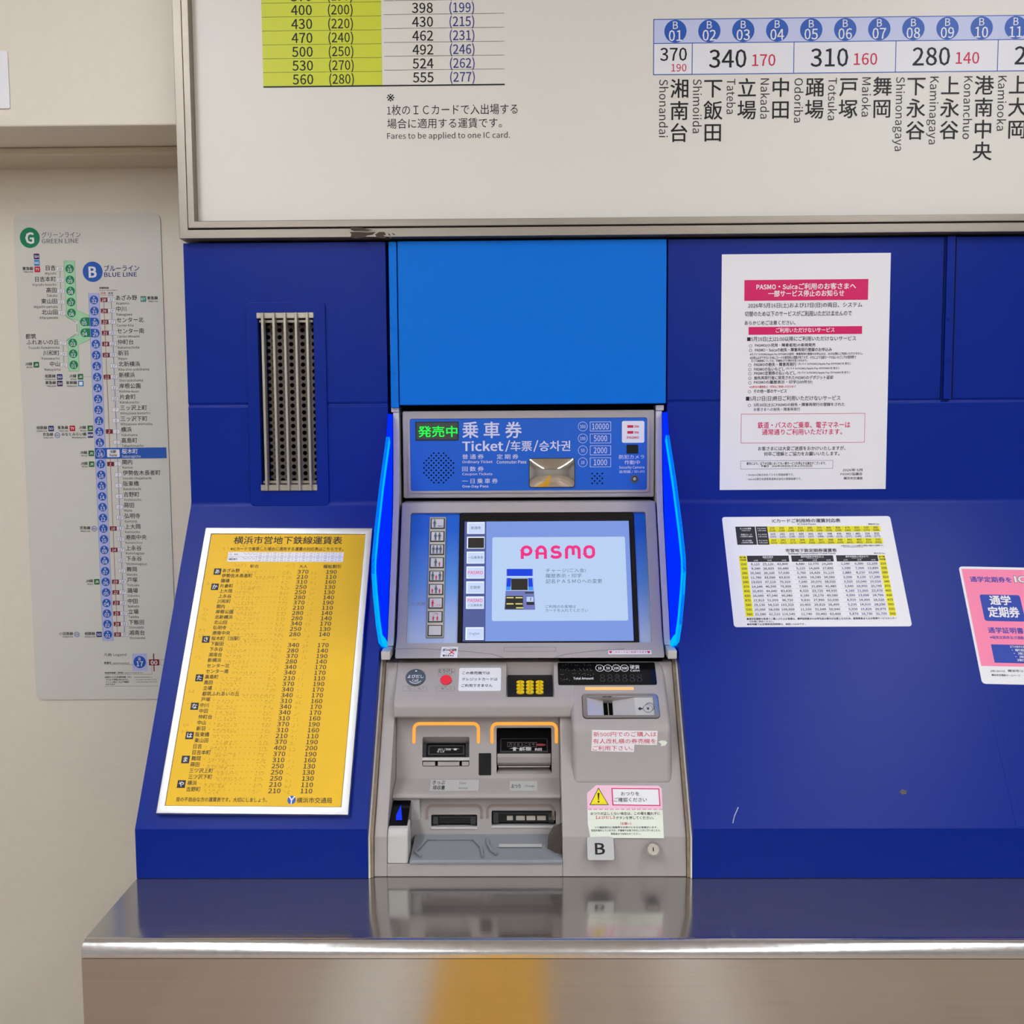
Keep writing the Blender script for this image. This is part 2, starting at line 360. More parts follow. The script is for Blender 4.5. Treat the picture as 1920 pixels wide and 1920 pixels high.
b = MB(); b.box(-.252, .045, -9, -.52, -.75, -.744, 'tactile_yellow')
F0 = Frame((0, 0, -.744), XF, (0, 1, 0))
for i in range(4):
    for j in range(12): b.plate(F0, rrect(-.236+i*.07, -1.03-j*.3, -.209+i*.07, -.76-j*.3, .012, 3), 0, .005, 'tactile_yellow')
b.build('tactile_paving', kind='structure')
first = None
for ri, (lx, _) in enumerate(LAMP_ROWS):
    for k in range(5):
        y0 = -.8-k*1.55
        if first is None:
            t = thing('ceiling_light', 'ceiling tube light in the row towards the route map, first from the ticket machine', 'ceiling light', (lx, y0-.6, 1.9), 'ceiling tube lights')
            q = MB(); q.box(lx-.09, lx+.09, y0-1.2, y0, 1.905, 1.95, 'fixture_white'); q.build('housing', t)
            q = MB(); q.box(lx-.05, lx+.05, y0-1.17, y0-.03, 1.885, 1.905, 'tube_white'); q.build('diffuser', t)
            first = t
        else:
            t = first.copy(); col.objects.link(t); t.location = (lx, y0-.6, 1.9+H)
            t['label'] = 'ceiling tube light in the row %s, %s from the ticket machine' % (('towards the route map', 'towards the pink poster')[ri], ('first', 'second', 'third', 'fourth', 'fifth')[k])
            for c in list(first.children): d = c.copy(); d.parent = t; col.objects.link(d)

# ================================================================== counter
t = thing('stainless_counter', 'brushed stainless steel counter with a rounded front edge below the ticket machine', 'counter', (.55, -.3, -.75))
CY = -.512; R = .018
arc = [(CY+R-R*math.sin(math.radians(a)), -R+R*math.cos(math.radians(a))) for a in range(0, 91, 9)]+[(CY, -.0205)]
b = MB(); b.prism([(.24, 0), (CY+R, 0), (CY+R, -.012), (.24, -.012)], XL, 2., 'steel_counter'); b.build('top_plate', t)
b = MB(); b.prism(arc+[(CY+R+.006, -.0205), (CY+R+.006, -.002)], XL, 2., 'steel_edge'); b.build('rounded_edge', t, smooth=True)
b = MB(); b.prism([(CY+.0006, -.0217), (CY+.02, -.0217), (CY+.02, -.75), (CY+.0006, -.75)], XL, 2., 'steel_front'); b.build('front_panel', t)
b = MB(); b.box(XL, XL+.004, CY+.021, .24, -.75, -.013, 'steel_front'); b.build('side_panel', t)

# ================================================================== navy consoles
ZR, Z1, DB = .5595, .0792, .3132
SL = Frame((0, 0, ZR), XF, (0, DB, ZR-Z1))           # the sloping face
FV = vert(0.)
def profile(groove=True):
    P = [(.245, .0005), (-DB, .0005), (-DB, Z1), (-.004, ZR-.004), (0, ZR+.006)]
    if groove: P += [(0, .7355), (.0022, .7385), (.0022, .7405), (0, .7435)]
    return P+[(0, 1.0262), (.245, 1.0262)]
t = thing('blue_console', 'navy vinyl console with a tall slatted vent, carrying the framed yellow fare poster', 'console', (-.43, -.05, 0))
c1 = MB(); c1.box(-.4798, -.3815, -.05, .035, .5935, .8935, 'gap_black')
b = MB(); b.prism(profile(), XL, -.2505, 'navy_vinyl'); b.cut(c1).bevel(.0022, 2).build('body', t, smooth=True)
o = rrect(-.5015, .557, -.3595, .9205, .006, 3); i_ = rrect(-.4805, .5840, -.3808, .9030, .002, 3)
b = MB(); b.ring(FV, o, i_, -.0005, .0042, 'navy_vinyl'); b.bevel(.0036, 3).build('vinyl_surround', t, smooth=True)
t2 = thing('blue_console', 'wide navy vinyl console carrying the white notice, the fare card and the pink poster', 'console', (1.1, -.05, 0))
b = MB(); b.prism(profile(), .2505, 2., 'navy_vinyl'); b.bevel(.0022, 2).build('body', t2, smooth=True)
for cx, cy, r, e in ((1447, 1201, 7, 1.5), (1694, 1485, 8, 1.3)):
    u, v = SL.px(cx, cy); P = [(u+.0006*r*random.uniform(.6, 1.2)*e*math.cos(a*.45), v+.0006*r*random.uniform(.6, 1.2)*math.sin(a*.45)) for a in range(14)]
    b = MB(); b.flat(SL, P, .0004, 'scuff_olive'); b.build('stain', t2)
b = MB(); P = [SL.px(*q) for q in ((1374, 1543), (1377, 1530), (1384, 1514))]; b.ribbon(SL, P, .0014, .0004, 'scuff_white'); b.build('scratch', t2)
P = [SL.px(*q) for q in ((1787, 958), (1797, 1010), (1810, 1080))]
b = MB(); u0 = SL.px(1820, 1290)[0]; b.plate(SL, rect(.744, -.571, .756, -.012), -.0004, .0007, 'navy_vinyl'); b.bevel(.0006, 1).build('vinyl_seam', t2)

# vent
FW_ = vert(-.004)
t = thing('vent_grille', 'tall narrow metal vent with five upright slats over a perforated plate', 'vent', (-.431, .01, .5845))
b = MB(); b.box(-.4720, -.3840, .0325, .0345, .594, .893, 'perforated')
FP = vert(.0325)
for r_ in range(46):
    for k in range(10):
        u = -.4712+k*.0104; v = .602+r_*.0062*2+(.0062 if k % 2 else 0)
        if v < .888 and u < -.386: b.flat(FP, circ(u, v, .0041, 12), .0003, 'hole_black')
b.build('perforated_plate', t)
for nm, z0, z1, zz0, zz1 in (('end_cap', .8925, .9025, .8855, .8905), ('end_cap', .5845, .5955, .5975, .6025)):
    b = MB(); b.box(-.482, -.3798, -.006, .004, z0, z1, 'slat_metal'); b.box(-.4795, -.3825, .002, .008, zz0, zz1, 'slat_metal'); b.bevel(.0006, 1).build(nm, t)
for k in range(5):
    x = -.4702+k*.0199; b = MB(); b.box(x-.0023, x+.0023, -.0125, .004, .5848, .902, 'slat_metal'); b.bevel(.0006, 1).build('slat', t)

# light blue cover over the ticket machine and the strip beside it
t = thing('metal_cover', 'plain bright blue metal cover panel directly above the ticket machine', 'panel', (.01, 0, .737))
b = MB(); b.box(-.2288, .2478, -.004, .03, .7372, 1.0258, 'sky_panel'); b.bevel(.0015, 2).build('door_panel', t)
b = MB(); b.box(-.2445, -.2306, -.004, .03, .7325, 1.0252, 'sky_panel'); b.bevel(.0008, 1).build('hinge_strip', t)
for z in (.8735, .794):
    b = MB(); b.plate(vert(-.004), circ(-.2388, z, .0032, 16), 0, .0012, 'sky_panel'); b.ring(vert(-.004), circ(-.2388, z, .0018, 12), circ(-.2388, z, .0010, 12), .0010, .0017, 'sky_panel'); b.build('screw', t)
t = thing('cover_strip', 'narrow navy cover strip with two screws, right of the white notice', 'panel', (.747, 0, .742))
b = MB(); b.box(.7365, .7376, -.0012, 0, .742, 1.0262, 'gap_black'); b.box(.7565, .758, -.0012, 0, .742, 1.0262, 'gap_black'); b.box(.7405, .7545, -.005, .0, .742, 1.0262, 'navy_vinyl'); b.build('strip', t)
for x, y in ((1777.5, 598), (1776, 676)):
    u, v = FV.px(x, y); b = MB(); b.plate(vert(-.005), circ(u, v, .0034, 16), 0, .0014, 'navy_vinyl'); b.ring(vert(-.005), circ(u, v, .002, 12), circ(u, v, .001, 12), .0012, .002, 'navy_vinyl'); b.build('screw', t)

# ================================================================== fare board at the top
BX1, BZ1 = 1.9, 1.9
t = thing('fare_board', 'large white fare board in a double metal frame along the top', 'signboard', (.6, 0, 1.03))
FB = vert(-.004)
b = MB(); b.box(-.60, BX1-.01, -.004, .24, 1.04, BZ1-.01, 'board_white')
s = 3.6923
def Z5(x, y): return 480+x/s, y/s
b.tb(FB, '※', *Z5(905, 650), *Z5(958, 703), 'ink')
b.tb(FB, '1枚のＩＣカードで入出場する', *Z5(908, 722), *Z5(1812, 795), 'ink')
b.tb(FB, '場合に適用する運賃です。', *Z5(908, 818), *Z5(1702, 888), 'ink')
b.tb(FB, 'Fares to be applied to one IC card.', *Z5(908, 915), *Z5(1758, 970), 'ink')
b.build('panel', t)
b = MB()
yb = [(50, 870), (42, 868)]
u0 = FB.px(*Z5(50, 560))[0]; u1 = FB.px(*Z5(874, 560))[0]; u2 = FB.px(*Z5(890, 560))[0]; u3 = FB.px(*Z5(1722, 560))[0]
vb = FB.px(*Z5(870, 590))[1]; va = FB.px(*Z5(870, 110))[1]; pv = (va-vb)/5
b.flat(FB, rect(u0, vb, u1, vb+9*pv), .0002, 'lime')
b.flat(FB, rect(u0, vb-.0022, u3, vb+.0002), .0004, 'ink_black')
rowsL = ('560', '(280)'), ('530', '(270)'), ('500', '(250)'), ('470', '(240)'), ('430', '(220)'), ('400', '(200)'), ('370', '(190)'), ('340', '(170)')
rowsR = ('555', '(277)'), ('524', '(262)'), ('492', '(246)'), ('462', '(231)'), ('430', '(215)'), ('398', '(199)'), ('367', '(183)'), ('335', '(167)')
ul = FB.px(*Z5(320, 300))[0]; ul2 = FB.px(*Z5(588, 300))[0]; ur = FB.px(*Z5(1155, 300))[0]; ur2 = FB.px(*Z5(1427, 300))[0]
for k in range(8):
    v = vb+(k+.5)*pv
    b.tl(FB, rowsL[k][0], ul, v, .0245, 'ink_black', 'c', bold=.008); b.tl(FB, rowsL[k][1], ul2, v, .0235, 'ink_black', 'c', bold=.006, st=.92)
    b.tl(FB, rowsR[k][0], ur, v+.0014, .0245, 'ink_black', 'c', bold=.008); b.tl(FB, rowsR[k][1], ur2, v+.0014, .0235, 'ink_navy', 'c', bold=.006, st=.92)
    if k: b.line(FB, (u0, vb+k*pv), (u1, vb+k*pv), .0006, .0003, 'ink'); b.line(FB, (u2, vb+k*pv+.002), (u3, vb+k*pv+.002), .0006, .0003, 'ink')
b.build('fare_table', t, label='fare table with a lime yellow left half')
b = MB(); s6 = 2.66667
def Z6(x, y): return 1200+x/s6, y/s6
ua = FB.px(*Z6(68, 240))[0]; vt = FB.px(*Z6(68, 98))[1]; vm = FB.px(*Z6(68, 218))[1]; vq = FB.px(*Z6(68, 374))[1]
ue = 1.6
b.flat(FB, rect(ua, vm, ue, vt), .0002, 'strip_pale'); b.flat(FB, rect(ua, vq, ue, vm), .0002, 'chip_white')
for v in (vt, vm, vq): b.line(FB, (ua-.0006, v), (ue, v), .0014, .0004, 'line_blue')
uu = [FB.px(*Z6(x, 290))[0] for x in (68, 261, 769, 1278, 1788)]; uu += [uu[4]+(uu[4]-uu[3])]
b.line(FB, (uu[0], vq), (uu[0], vt), .0014, .0004, 'line_blue')
for u in uu[1:]: b.line(FB, (u, vq), (u, vm), .0014, .0004, 'line_blue')
uc0 = FB.px(*Z6(177, 158))[0]; uc9 = FB.px(*Z6(1708, 133))[0]; du = (uc9-uc0)/9; vc = (vt+vm)/2
for k in range(14):
    u = uc0+k*du; b.flat(FB, circ(u, vc, .0193, 36), .0004, 'line_blue')
    b.tl(FB, 'B', u, vc+.0105, .0185, 'chip_white', 'c', h=.0006, bold=.004); b.tl(FB, '%02d' % (k+1), u, vc-.0068, .0262, 'chip_white', 'c', h=.0006, bold=.008, st=.94)
b.tl(FB, '370', (uu[0]+uu[1])/2+.001, (vm+vq)/2+.0085, .0315, 'ink_black', 'c', bold=.008); b.tl(FB, '190', (uu[0]+uu[1])/2+.0105, (vm+vq)/2-.0145, .0185, 'ink_red', 'c', bold=.004)
for k, (a, c) in enumerate((('340', '170'), ('310', '160'), ('280', '140'), ('250', '130'))):
    m_ = (uu[k+1]+uu[k+2])/2; b.tl(FB, a, m_-.0265, (vm+vq)/2+.0005, .044, 'ink_black', 'c', bold=.008); b.tl(FB, c, m_+.036, (vm+vq)/2-.003, .0285, 'ink_red', 'c', bold=.006)
names = [('湘南台', 'Shonandai', 284), ('下飯田', 'Shimoiida', 265), ('立場', 'Tateba', 172), ('中田', 'Nakada', 197), ('踊場', 'Odoriba', 218), ('戸塚', 'Totsuka', 208), ('舞岡', 'Maioka', 192), ('下永谷', 'Shimonagaya', 363), ('上永谷', 'Kaminagaya', 332), ('港南中央', 'Konanchuo', 308), ('上大岡', 'Kamiooka', 268), ('弘明寺', 'Gumyoji', 230), ('蒔田', 'Maita', 150), ('吉野町', 'Yoshinocho', 300)]
mpx = (uc9-uc0)/(1708-177)      # metres per sketch unit along the strip
for k, (ja, en, ln) in enumerate(names):
    u = uc0+k*du; ku = u+.0076; top = vq-.0078
    for j, ch in enumerate(ja): b.tl(FB, ch, ku, top-.0165-j*(.0375 if len(ja) < 4 else .0372), .0345, 'ink_black', 'c', bold=.008)
    V, F, (a, c_, d_, e_) = glyphs(en); L = ln*mpx*1.0; sc = L/(d_-a); em = .0215
    b._put(FB, [(u-.0197+(y-.36)*em, top-.0005-(x-a)*sc, q) for x, y, q in V], F, .0004, 'ink')
b.build('line_fare_strip', t, label='blue line fare strip with station numbers and names')
def lframe(name, x0, z0, wd, y0, y1):
    b = MB(); x1, z1 = BX1, BZ1
    b.solid([(x0, y1, z0), (x1, y1, z0), (x1, y1, z0+wd), (x0+wd, y1, z0+wd)], [(x0, y0, z0), (x1, y0, z0), (x1, y0, z0+wd), (x0+wd, y0, z0+wd)], 'frame_alu')
    b.solid([(x0, y1, z0), (x0+wd, y1, z0+wd), (x0+wd, y1, z1), (x0, y1, z1)], [(x0, y0, z0), (x0+wd, y0, z0+wd), (x0+wd, y0, z1), (x0, y0, z1)], 'frame_alu')
    return b
b = lframe('o', -.6105, 1.0305, .0158, -.02, .24); b.bevel(.0012, 2).build('outer_frame', t, smooth=True)
b = lframe('i', -.5935, 1.0475, .0125, -.024, -.001); b.bevel(.0012, 2).build('inner_frame', t, smooth=True)
b = MB(); Fo = vert(-.0202); Fi = vert(-.0242)
for fr, pts in ((Fo, [(656, 435), (672, 435), (690, 436), (704, 435), (699, 440), (690, 441), (682, 445), (668, 447), (657, 445), (659, 440)]),
                (Fo, [(703, 440), (711, 435), (721, 435), (724, 440), (718, 442), (725, 444), (722, 447), (712, 446), (702, 445), (706, 443)]),
                (Fi, [(657, 425), (680, 427), (686, 429), (700, 431), (690, 432), (672, 431), (658, 431)]),
                (Fo, [(727, 437), (731, 439), (732, 442), (729, 441)]), (Fo, [(735, 436), (740, 439), (741, 441), (737, 440)]), (Fo, [(730, 444), (736, 445), (734, 447), (730, 446)])):
    b.plate(fr, [fr.px(*q) for q in pts], 0, .0003, 'tape_brown')
b.build('tape_residue', t, label='torn remains of brown tape on the bottom rail')

# ================================================================== paper sign on the upper wall
FS = vert(.02); u1, v0 = FS.px(20, 204); v1 = FS.px(14, 96)[1]
b = MB(); b.plate(FS, rrect(u1-.21, v0, u1, v1, .003, 3), .0005, .003, 'paper'); b.tl(FS, '.', u1-.019, v0+.037, .02, 'ink_grey', h=.0032)
o = b.build('wall_sign', label='small white sign cut off by the picture edge, on the upper cream wall', category='sign')

# ================================================================== route map
FM0 = vert(.2465)
FM, hw, hh = FM0.fit((25, 404), (301.5, 398), (331, 1311), (68, 1311))
t = thing('route_map', 'tall white subway route map of the green and blue lines on the cream wall', 'map', (FM.o.x, .2465, FM.o.z-hh))
b = MB(); b.plate(FM, rrect(-hw, -hh, hw, hh, .014, 5), -.0035, 0, 'map_white')
Z = 5.647
def A(x, y): return x/Z, 380+y/Z
def Bm(x, y): return x/Z, 700+y/Z
def Cm(x, y): return x/Z, 1000+y/Z
b.tb(FM, 'グリーンライン', *A(440, 308), *A(855, 372), 'ink_grey', bold=.01); b.tb(FM, 'GREEN LINE', *A(442, 382), *A(832, 430), 'ink_grey', bold=.012)
b.tb(FM, 'ブルーライン', *A(1103, 660), *A(1475, 725), 'ink_navy', bold=.01); b.tb(FM, 'BLUE LINE', *A(1103, 738), *A(1450, 785), 'ink_navy', bold=.012)
bst = [('あざみ野', 'Azamino', 28, 32), ('中川', 'Nakagawa', 26, 29), ('センター北', 'Center Kita', 23, 27), ('センター南', 'Center Minami', 21, 25), ('仲町台', 'Nakamachidai', 18, 22), ('新羽', 'Nippa', 15, 19), ('北新横浜', 'Kita-shin-yokohama', 0, 17), ('新横浜', 'Shin-yokohama', 11, 15), ('岸根公園', 'Kishine-koen', 0, 12), ('片倉町', 'Katakuracho', 0, 10), ('三ッ沢上町', 'Mitsuzawa-kamicho', 0, 7), ('三ッ沢下町', 'Mitsuzawa-shimocho', 0, 6), ('横浜', 'Yokohama', 2, 3), ('高島町', 'Takashimacho', 0, 1), ('桜木町', 'Sakuragicho', 0, 0), ('関内', 'Kannai', 1, 1), ('伊勢佐木長者町', 'Isezaki-chojamachi', 0, 3), ('阪東橋', 'Bandobashi', 0, 5), ('吉野町', 'Yoshinocho', 0, 6), ('蒔田', 'Maita', 0, 8), ('弘明寺', 'Gumyoji', 0, 10), ('上大岡', 'Kamiooka', 10, 13), ('港南中央', 'Konanchuo', 0, 15), ('上永谷', 'Kaminagaya', 14, 17), ('下永谷', 'Shimonagaya', 0, 20), ('舞岡', 'Maioka', 0, 21), ('戸塚', 'Totsuka', 19, 24), ('踊場', 'Odoriba', 22, 27), ('中田', 'Nakada', 23, 28), ('立場', 'Tateba', 25, 30), ('下飯田', 'Shimoiida', 28, 33), ('湘南台', 'Shonandai', 30, 35)]
ut, vt = FM.px(*A(996, 1030)); ub, vb = FM.px(*Cm(1143, 1072))
def bs(i): f = i/31; return ut+(ub-ut)*f, vt+(vb-vt)*f
mp = (FM.px(*Bm(1160, 800))[0]-FM.px(*Bm(1062, 800))[0])/98
pitch = (vt-vb)/31
s_ = MB()
(ua, va), (uc, vc) = bs(-.62), bs(31.62)
s_.flat(FM, [(ua-56*mp, va), (ua+56*mp, va), (uc+56*mp, vc), (uc-56*mp, vc)], .0002, 'strip_lilac')
for sg in (-1, 1): s_.line(FM, (ua+sg*56*mp, va), (uc+sg*56*mp, vc), .0004, .0003, 'ink_navy')
for i in range(32):
    u, v = bs(i); n_ = 32-i
    if n_ == 18: continue
    s_.flat(FM, circ(u, v, 45*mp, 24), .0004, 'line_blue')
    s_.tl(FM, 'B', u, v+.0047, .0062, 'chip_white', 'c', h=.0006, bold=.01); s_.tl(FM, '%02d' % n_, u, v-.0024, .0104, 'chip_white', 'c', h=.0006, bold=.012)
    if n_ in (29, 30): s_.flat(FM, rect(u-50*mp, v-43*mp, u, v+45*mp), .00035, 'line_blue')
s_.build('blue_line_strip', t)
for i, (ja, en, r_, w_) in enumerate(bst):
    u, v = bs(i); du_ = 2*mp
    if i < 31:
        p0, p1 = bs(i), bs(i+1)
        b.line(FM, (p0[0]+102*mp, p0[1]), (p1[0]+102*mp, p1[1]), .0009, .0003, 'rail_red'); b.line(FM, (p0[0]+180*mp, p0[1]), (p1[0]+180*mp, p1[1]), .0009, .0003, 'line_blue')
    if i == 14: continue
    if r_: b.flat(FM, rect(u+68*mp, v-23*mp, u+140*mp, v+23*mp), .0005, 'chip_red'); b.tl(FM, str(r_), u+104*mp, v, .0085, 'chip_white', 'c', h=.0007, bold=.01, slant=.2)
    b.flat(FM, rect(u+143*mp, v-23*mp, u+217*mp, v+23*mp), .0005, 'ink_navy'); b.flat(FM, rect(u+145*mp, v-21*mp, u+215*mp, v+21*mp), .0006, 'chip_white')
    b.tl(FM, str(w_), u+180*mp, v, .0085, 'ink_navy', 'c', h=.0007, slant=.2)
    b.tl(FM, ja, u+229*mp, v+18*mp, .0112, 'ink', bold=.006); b.tl(FM, en, u+229*mp, v-37*mp, .0073, 'ink')
b.tb(FM, '所要時間', *A(1052, 894), *A(1150, 914), 'ink', bold=.02); b.tb(FM, 'travel time(min.)', *A(1052, 920), *A(1245, 936), 'ink')
b.tb(FM, '快速', *A(1068, 948), *A(1118, 968), 'ink_red'); b.tb(FM, '普通', *A(1146, 948), *A(1196, 968), 'ink_navy'); b.tb(FM, 'Rapid', *A(1066, 972), *A(1122, 986), 'ink_red'); b.tb(FM, 'Local', *A(1144, 972), *A(1200, 986), 'ink_navy')
# current station
s_ = MB(); u, v = bs(14); s_.flat(FM, rect(u-57*mp, v-57*mp, u+700*mp, v+56*mp), .0008, 'line_blue'); s_.flatring(FM, circ(u, v, 47*mp, 24), circ(u, v, 44*mp, 24), .001, 'chip_white')
s_.tl(FM, 'B', u, v+.0047, .0062, 'chip_white', 'c', h=.001, bold=.01); s_.tl(FM, '18', u, v-.0024, .0104, 'chip_white', 'c', h=.001, bold=.012)
s_.flat(FM, rrect(u+72*mp, v-42*mp, u+205*mp, v+40*mp, .002, 3), .001, 'chip_white'); s_.tl(FM, '当駅', u+138*mp, v+16*mp, .0068, 'ink', 'c', h=.0012, bold=.02); s_.tl(FM, 'here', u+138*mp, v-20*mp, .008, 'ink', 'c', h=.0012, bold=.02)
s_.tl(FM, '桜木町', u+229*mp, v+18*mp, .0112, 'chip_white', h=.001, bold=.01); s_.tl(FM, 'Sakuragicho', u+229*mp, v-33*mp, .0073, 'chip_white', h=.001)
s_.build('current_station_bar', t, label='blue bar marking the current station')
# green line
s_ = MB(); gst = [('日吉', 'Hiyoshi', 38), ('日吉本町', 'Hiyoshi-honcho', 36), ('高田', 'Takata', 33), ('東山田', 'Higashi-yamata', 31), ('北山田', 'Kita-yamata', 29), None, None, ('ふれあいの丘', 'Tsuzuki-fureainooka', 27), ('川和町', 'Kawawacho', 29), ('中山', 'Nakayama', 32)]
gp = [FM.px(*A(*q)) for q in ((678, 618), (792, 618), (812, 1140), (950, 1195), (955, 1448), (830, 1505), (840, 1785), (728, 1785), (720, 1445), (835, 1400), (838, 1250), (708, 1220))]
s_.flat(FM, gp, .0002, 'strip_green')
for k in range(len(gp)):
    if k not in (3,): s_.line(FM, gp[k], gp[(k+1) % len(gp)], .0004, .0003, 'line_green')
gpos = [(738, 700), (742, 818), (748, 935), (753, 1052), (758, 1168), (893, 1262), (898, 1378), (772, 1485), (777, 1600), (782, 1717)]
prev = None
for k, q in enumerate(gpos):
    u, v = FM.px(*A(*q)); n_ = 10-k
    s_.flat(FM, circ(u, v, 45*mp, 24), .0004, 'line_green')
    if n_ in (4, 5): s_.flat(FM, rect(u, v-43*mp, u+58*mp, v+45*mp), .00035, 'line_green')
    s_.tl(FM, 'G', u, v+.0047, .0062, 'chip_white', 'c', h=.0006, bold=.01); s_.tl(FM, '%02d' % n_, u, v-.0024, .0104, 'chip_white', 'c', h=.0006, bold=.012)
    if gst[k]:
        ja, en, w_ = gst[k]; cu = u-102*mp
        b.flat(FM, rect(cu-36*mp, v-23*mp, cu+36*mp, v+23*mp), .0005, 'ink_grey'); b.flat(FM, rect(cu-34*mp, v-21*mp, cu+34*mp, v+21*mp), .0006, 'chip_white'); b.tl(FM, str(w_), cu, v, .0085, 'ink_grey', 'c', h=.0007, slant=.2)
        b.tl(FM, ja, cu-45*mp, v+10*mp, .0112, 'ink', 'r', bold=.006); b.tl(FM, en, cu-42*mp, v-45*mp, .0073, 'ink', 'r')
        cur = (cu, v)
    else: cur = FM.px(*A(*((812, 1275) if n_ == 5 else (818, 1382)))); b.flat(FM, circ(*cur, .002, 12), .0005, 'chip_white')
    if prev: b.line(FM, prev, cur, .0008, .0003, 'line_green')
    prev = cur
b.tl(FM, '都筑', *FM.px(*A(270, 1418)), .0112, 'ink', bold=.006)
s_.build('green_line_strip', t)
for nm, q, m_, ch in (('line_emblem', (316, 372), 'line_green', 'G'), ('line_emblem', (982, 732), 'line_blue', 'B')):
    e_ = MB(); u, v = FM.px(*A(*q)); e_.flat(FM, circ(u, v, 104*mp, 40), .0004, m_); e_.tl(FM, ch, u, v, .031, 'chip_white', 'c', h=.0007, bold=.03); e_.build(nm, t, label='round %s emblem' % ('green' if ch == 'G' else 'blue'))
# connecting lines of other railways
def badge(fn, x, y, code, m_, tx, ja, en, rnd=False):
    u, v = FM.px(*fn(x, y)); r_ = 29*mp
    if rnd: b.flatring(FM, circ(u, v, r_, 20), circ(u, v, r_*.82, 20), .0005, 'line_blue'); b.tl(FM, code, u, v, .006, 'line_blue', 'c', bold=.01)
    else: b.flat(FM, rrect(u-r_, v-r_, u+r_, v+r_, .001, 3), .0004, m_); b.tl(FM, code, u, v, .0074, 'chip_white', 'c', h=.0006, bold=.02)
    if ja: b.tl(FM, ja, FM.px(*fn(tx, y))[0], v+.0018, .0074, 'ink', 'r', bold=.012); b.tl(FM, en, FM.px(*fn(tx, y))[0], v-.0047, .0042, 'ink', 'r', bold=.01)
badge(A, 388, 570, 'SH', 'badge_purple', 0, '', ''); badge(A, 392, 637, 'MG', 'badge_sky', 0, '', ''); badge(A, 396, 706, 'TY', 'badge_red', 352, '東急線', 'Tokyu Line')
badge(A, 385, 1716, 'JR', 'badge_green', 343, 'JR線', 'JR Line'); badge(A, 1518, 1020, 'DT', 'badge_teal', 1672, '東急線', 'Tokyu Line')
badge(Bm, 633, 38, 'SO', 'badge_navy', 590, '相鉄線', 'Sotetsu Line'); badge(Bm, 853, 36, 'JR', 'badge_green', 810, 'JR線', 'JR Line'); badge(Bm, 635, 108, 'SH', 'badge_purple', 593, '東急線', 'Tokyu Line')
badge(Bm, 857, 108, '', 'badge_sky', 815, '新幹線', 'Shinkansen'); u, v = FM.px(*Bm(857, 108)); b.flat(FM, rect(u-.0036, v-.0036, u+.0036, v+.0036), .0006, 'chip_white')
b.line(FM, FM.px(*Bm(885, 36)), FM.px(*Bm(972, 36)), .0004, .0003, 'ink_grey')
badge(Bm, 542, 585, 'SO', 'badge_navy', 500, '相鉄線', 'Sotetsu Line'); badge(Bm, 767, 583, 'TY', 'badge_red', 722, '東急線', 'Tokyu Line'); badge(Bm, 957, 582, 'JR', 'badge_green', 912, 'JR線', 'JR Line')
badge(Bm, 608, 655, 'KK', '', 565, '京急線', 'Keikyu Line', True); badge(Bm, 959, 653, 'MM', 'badge_navy', 915, 'みなとみらい線', 'Minatomirai Line')
badge(Bm, 967, 847, 'JR', 'badge_green', 925, 'JR線', 'JR Line'); badge(Bm, 971, 962, 'JR', 'badge_green', 930, 'JR線', 'JR Line'); badge(Bm, 1000, 1645, 'KK', '', 957, '京急線', 'Keikyu Line', True)
badge(Cm, 1026, 512, 'JR', 'badge_green', 985, 'JR線', 'JR Line'); badge(Cm, 815, 1070, 'OE', '', 775, '小田急線', 'Odakyu Line', True); badge(Cm, 1050, 1070, 'SO', 'badge_navy', 1008, '相鉄線', 'Sotetsu Line')
# legend
s_ = MB(); s_.tb(FM, '凡例', *Cm(1102, 1270), *Cm(1180, 1302), 'ink'); s_.tb(FM, 'Legend', *Cm(1202, 1270), *Cm(1338, 1306), 'ink')
s_.tb(FM, '駅番号', *Cm(1104, 1360), *Cm(1178, 1382), 'ink', bold=.02); s_.tb(FM, 'station number', *Cm(1196, 1364), *Cm(1372, 1382), 'ink')
s_.line(FM, FM.px(*Cm(1104, 1388)), FM.px(*Cm(1420, 1388)), .0004, .0003, 'ink')
s_.rp(FM, *Cm(1402, 1272), *Cm(1560, 1455), 'strip_lilac'); u, v = FM.px(*Cm(1480, 1362)); s_.flat(FM, circ(u, v, 66*mp, 30), .0004, 'line_blue'); s_.tl(FM, 'B', u, v+.0068, .0095, 'chip_white', 'c', h=.0006, bold=.01); s_.tl(FM, '17', u, v-.0034, .0152, 'chip_white', 'c', h=.0006, bold=.012)
s_.rp(FM, *Cm(1578, 1334), *Cm(1688, 1398), 'chip_red', h=.0004); s_.tb(FM, '00', *Cm(1596, 1345), *Cm(1668, 1390), 'chip_white', h=.0006, bold=.02); s_.line(FM, FM.px(*Cm(1627, 1272)), FM.px(*Cm(1632, 1460)), .0022, .0003, 'chip_red')
s_.frp(FM, *Cm(1700, 1334), *Cm(1800, 1398), .0004, 'ink_navy', h=.0004)
for y, t1, x1, t2_, x2, x3 in ((1476, '快速停車駅（赤地）', 1305, 'rapid stopping sta.', 1318, 1518), (1522, '当駅からの所要時間（分）', 1392, 'travel time(min.)', 1420, 1610), (1548, '・のりかえ時間は含みません', 1360, '・except transfer time', 1425, 1660), (1573, '・ラッシュ時はこれより時間が', 1370, '・vary during rush hour', 1425, 1672)):
    s_.tb(FM, t1, *Cm(1110, y-10), *Cm(x1, y+10), 'ink', bold=.01); s_.tb(FM, t2_, *Cm(x2, y-8), *Cm(x3, y+9), 'ink')
s_.tb(FM, '　かかります', *Cm(1120, 1590), *Cm(1218, 1608), 'ink', bold=.01)
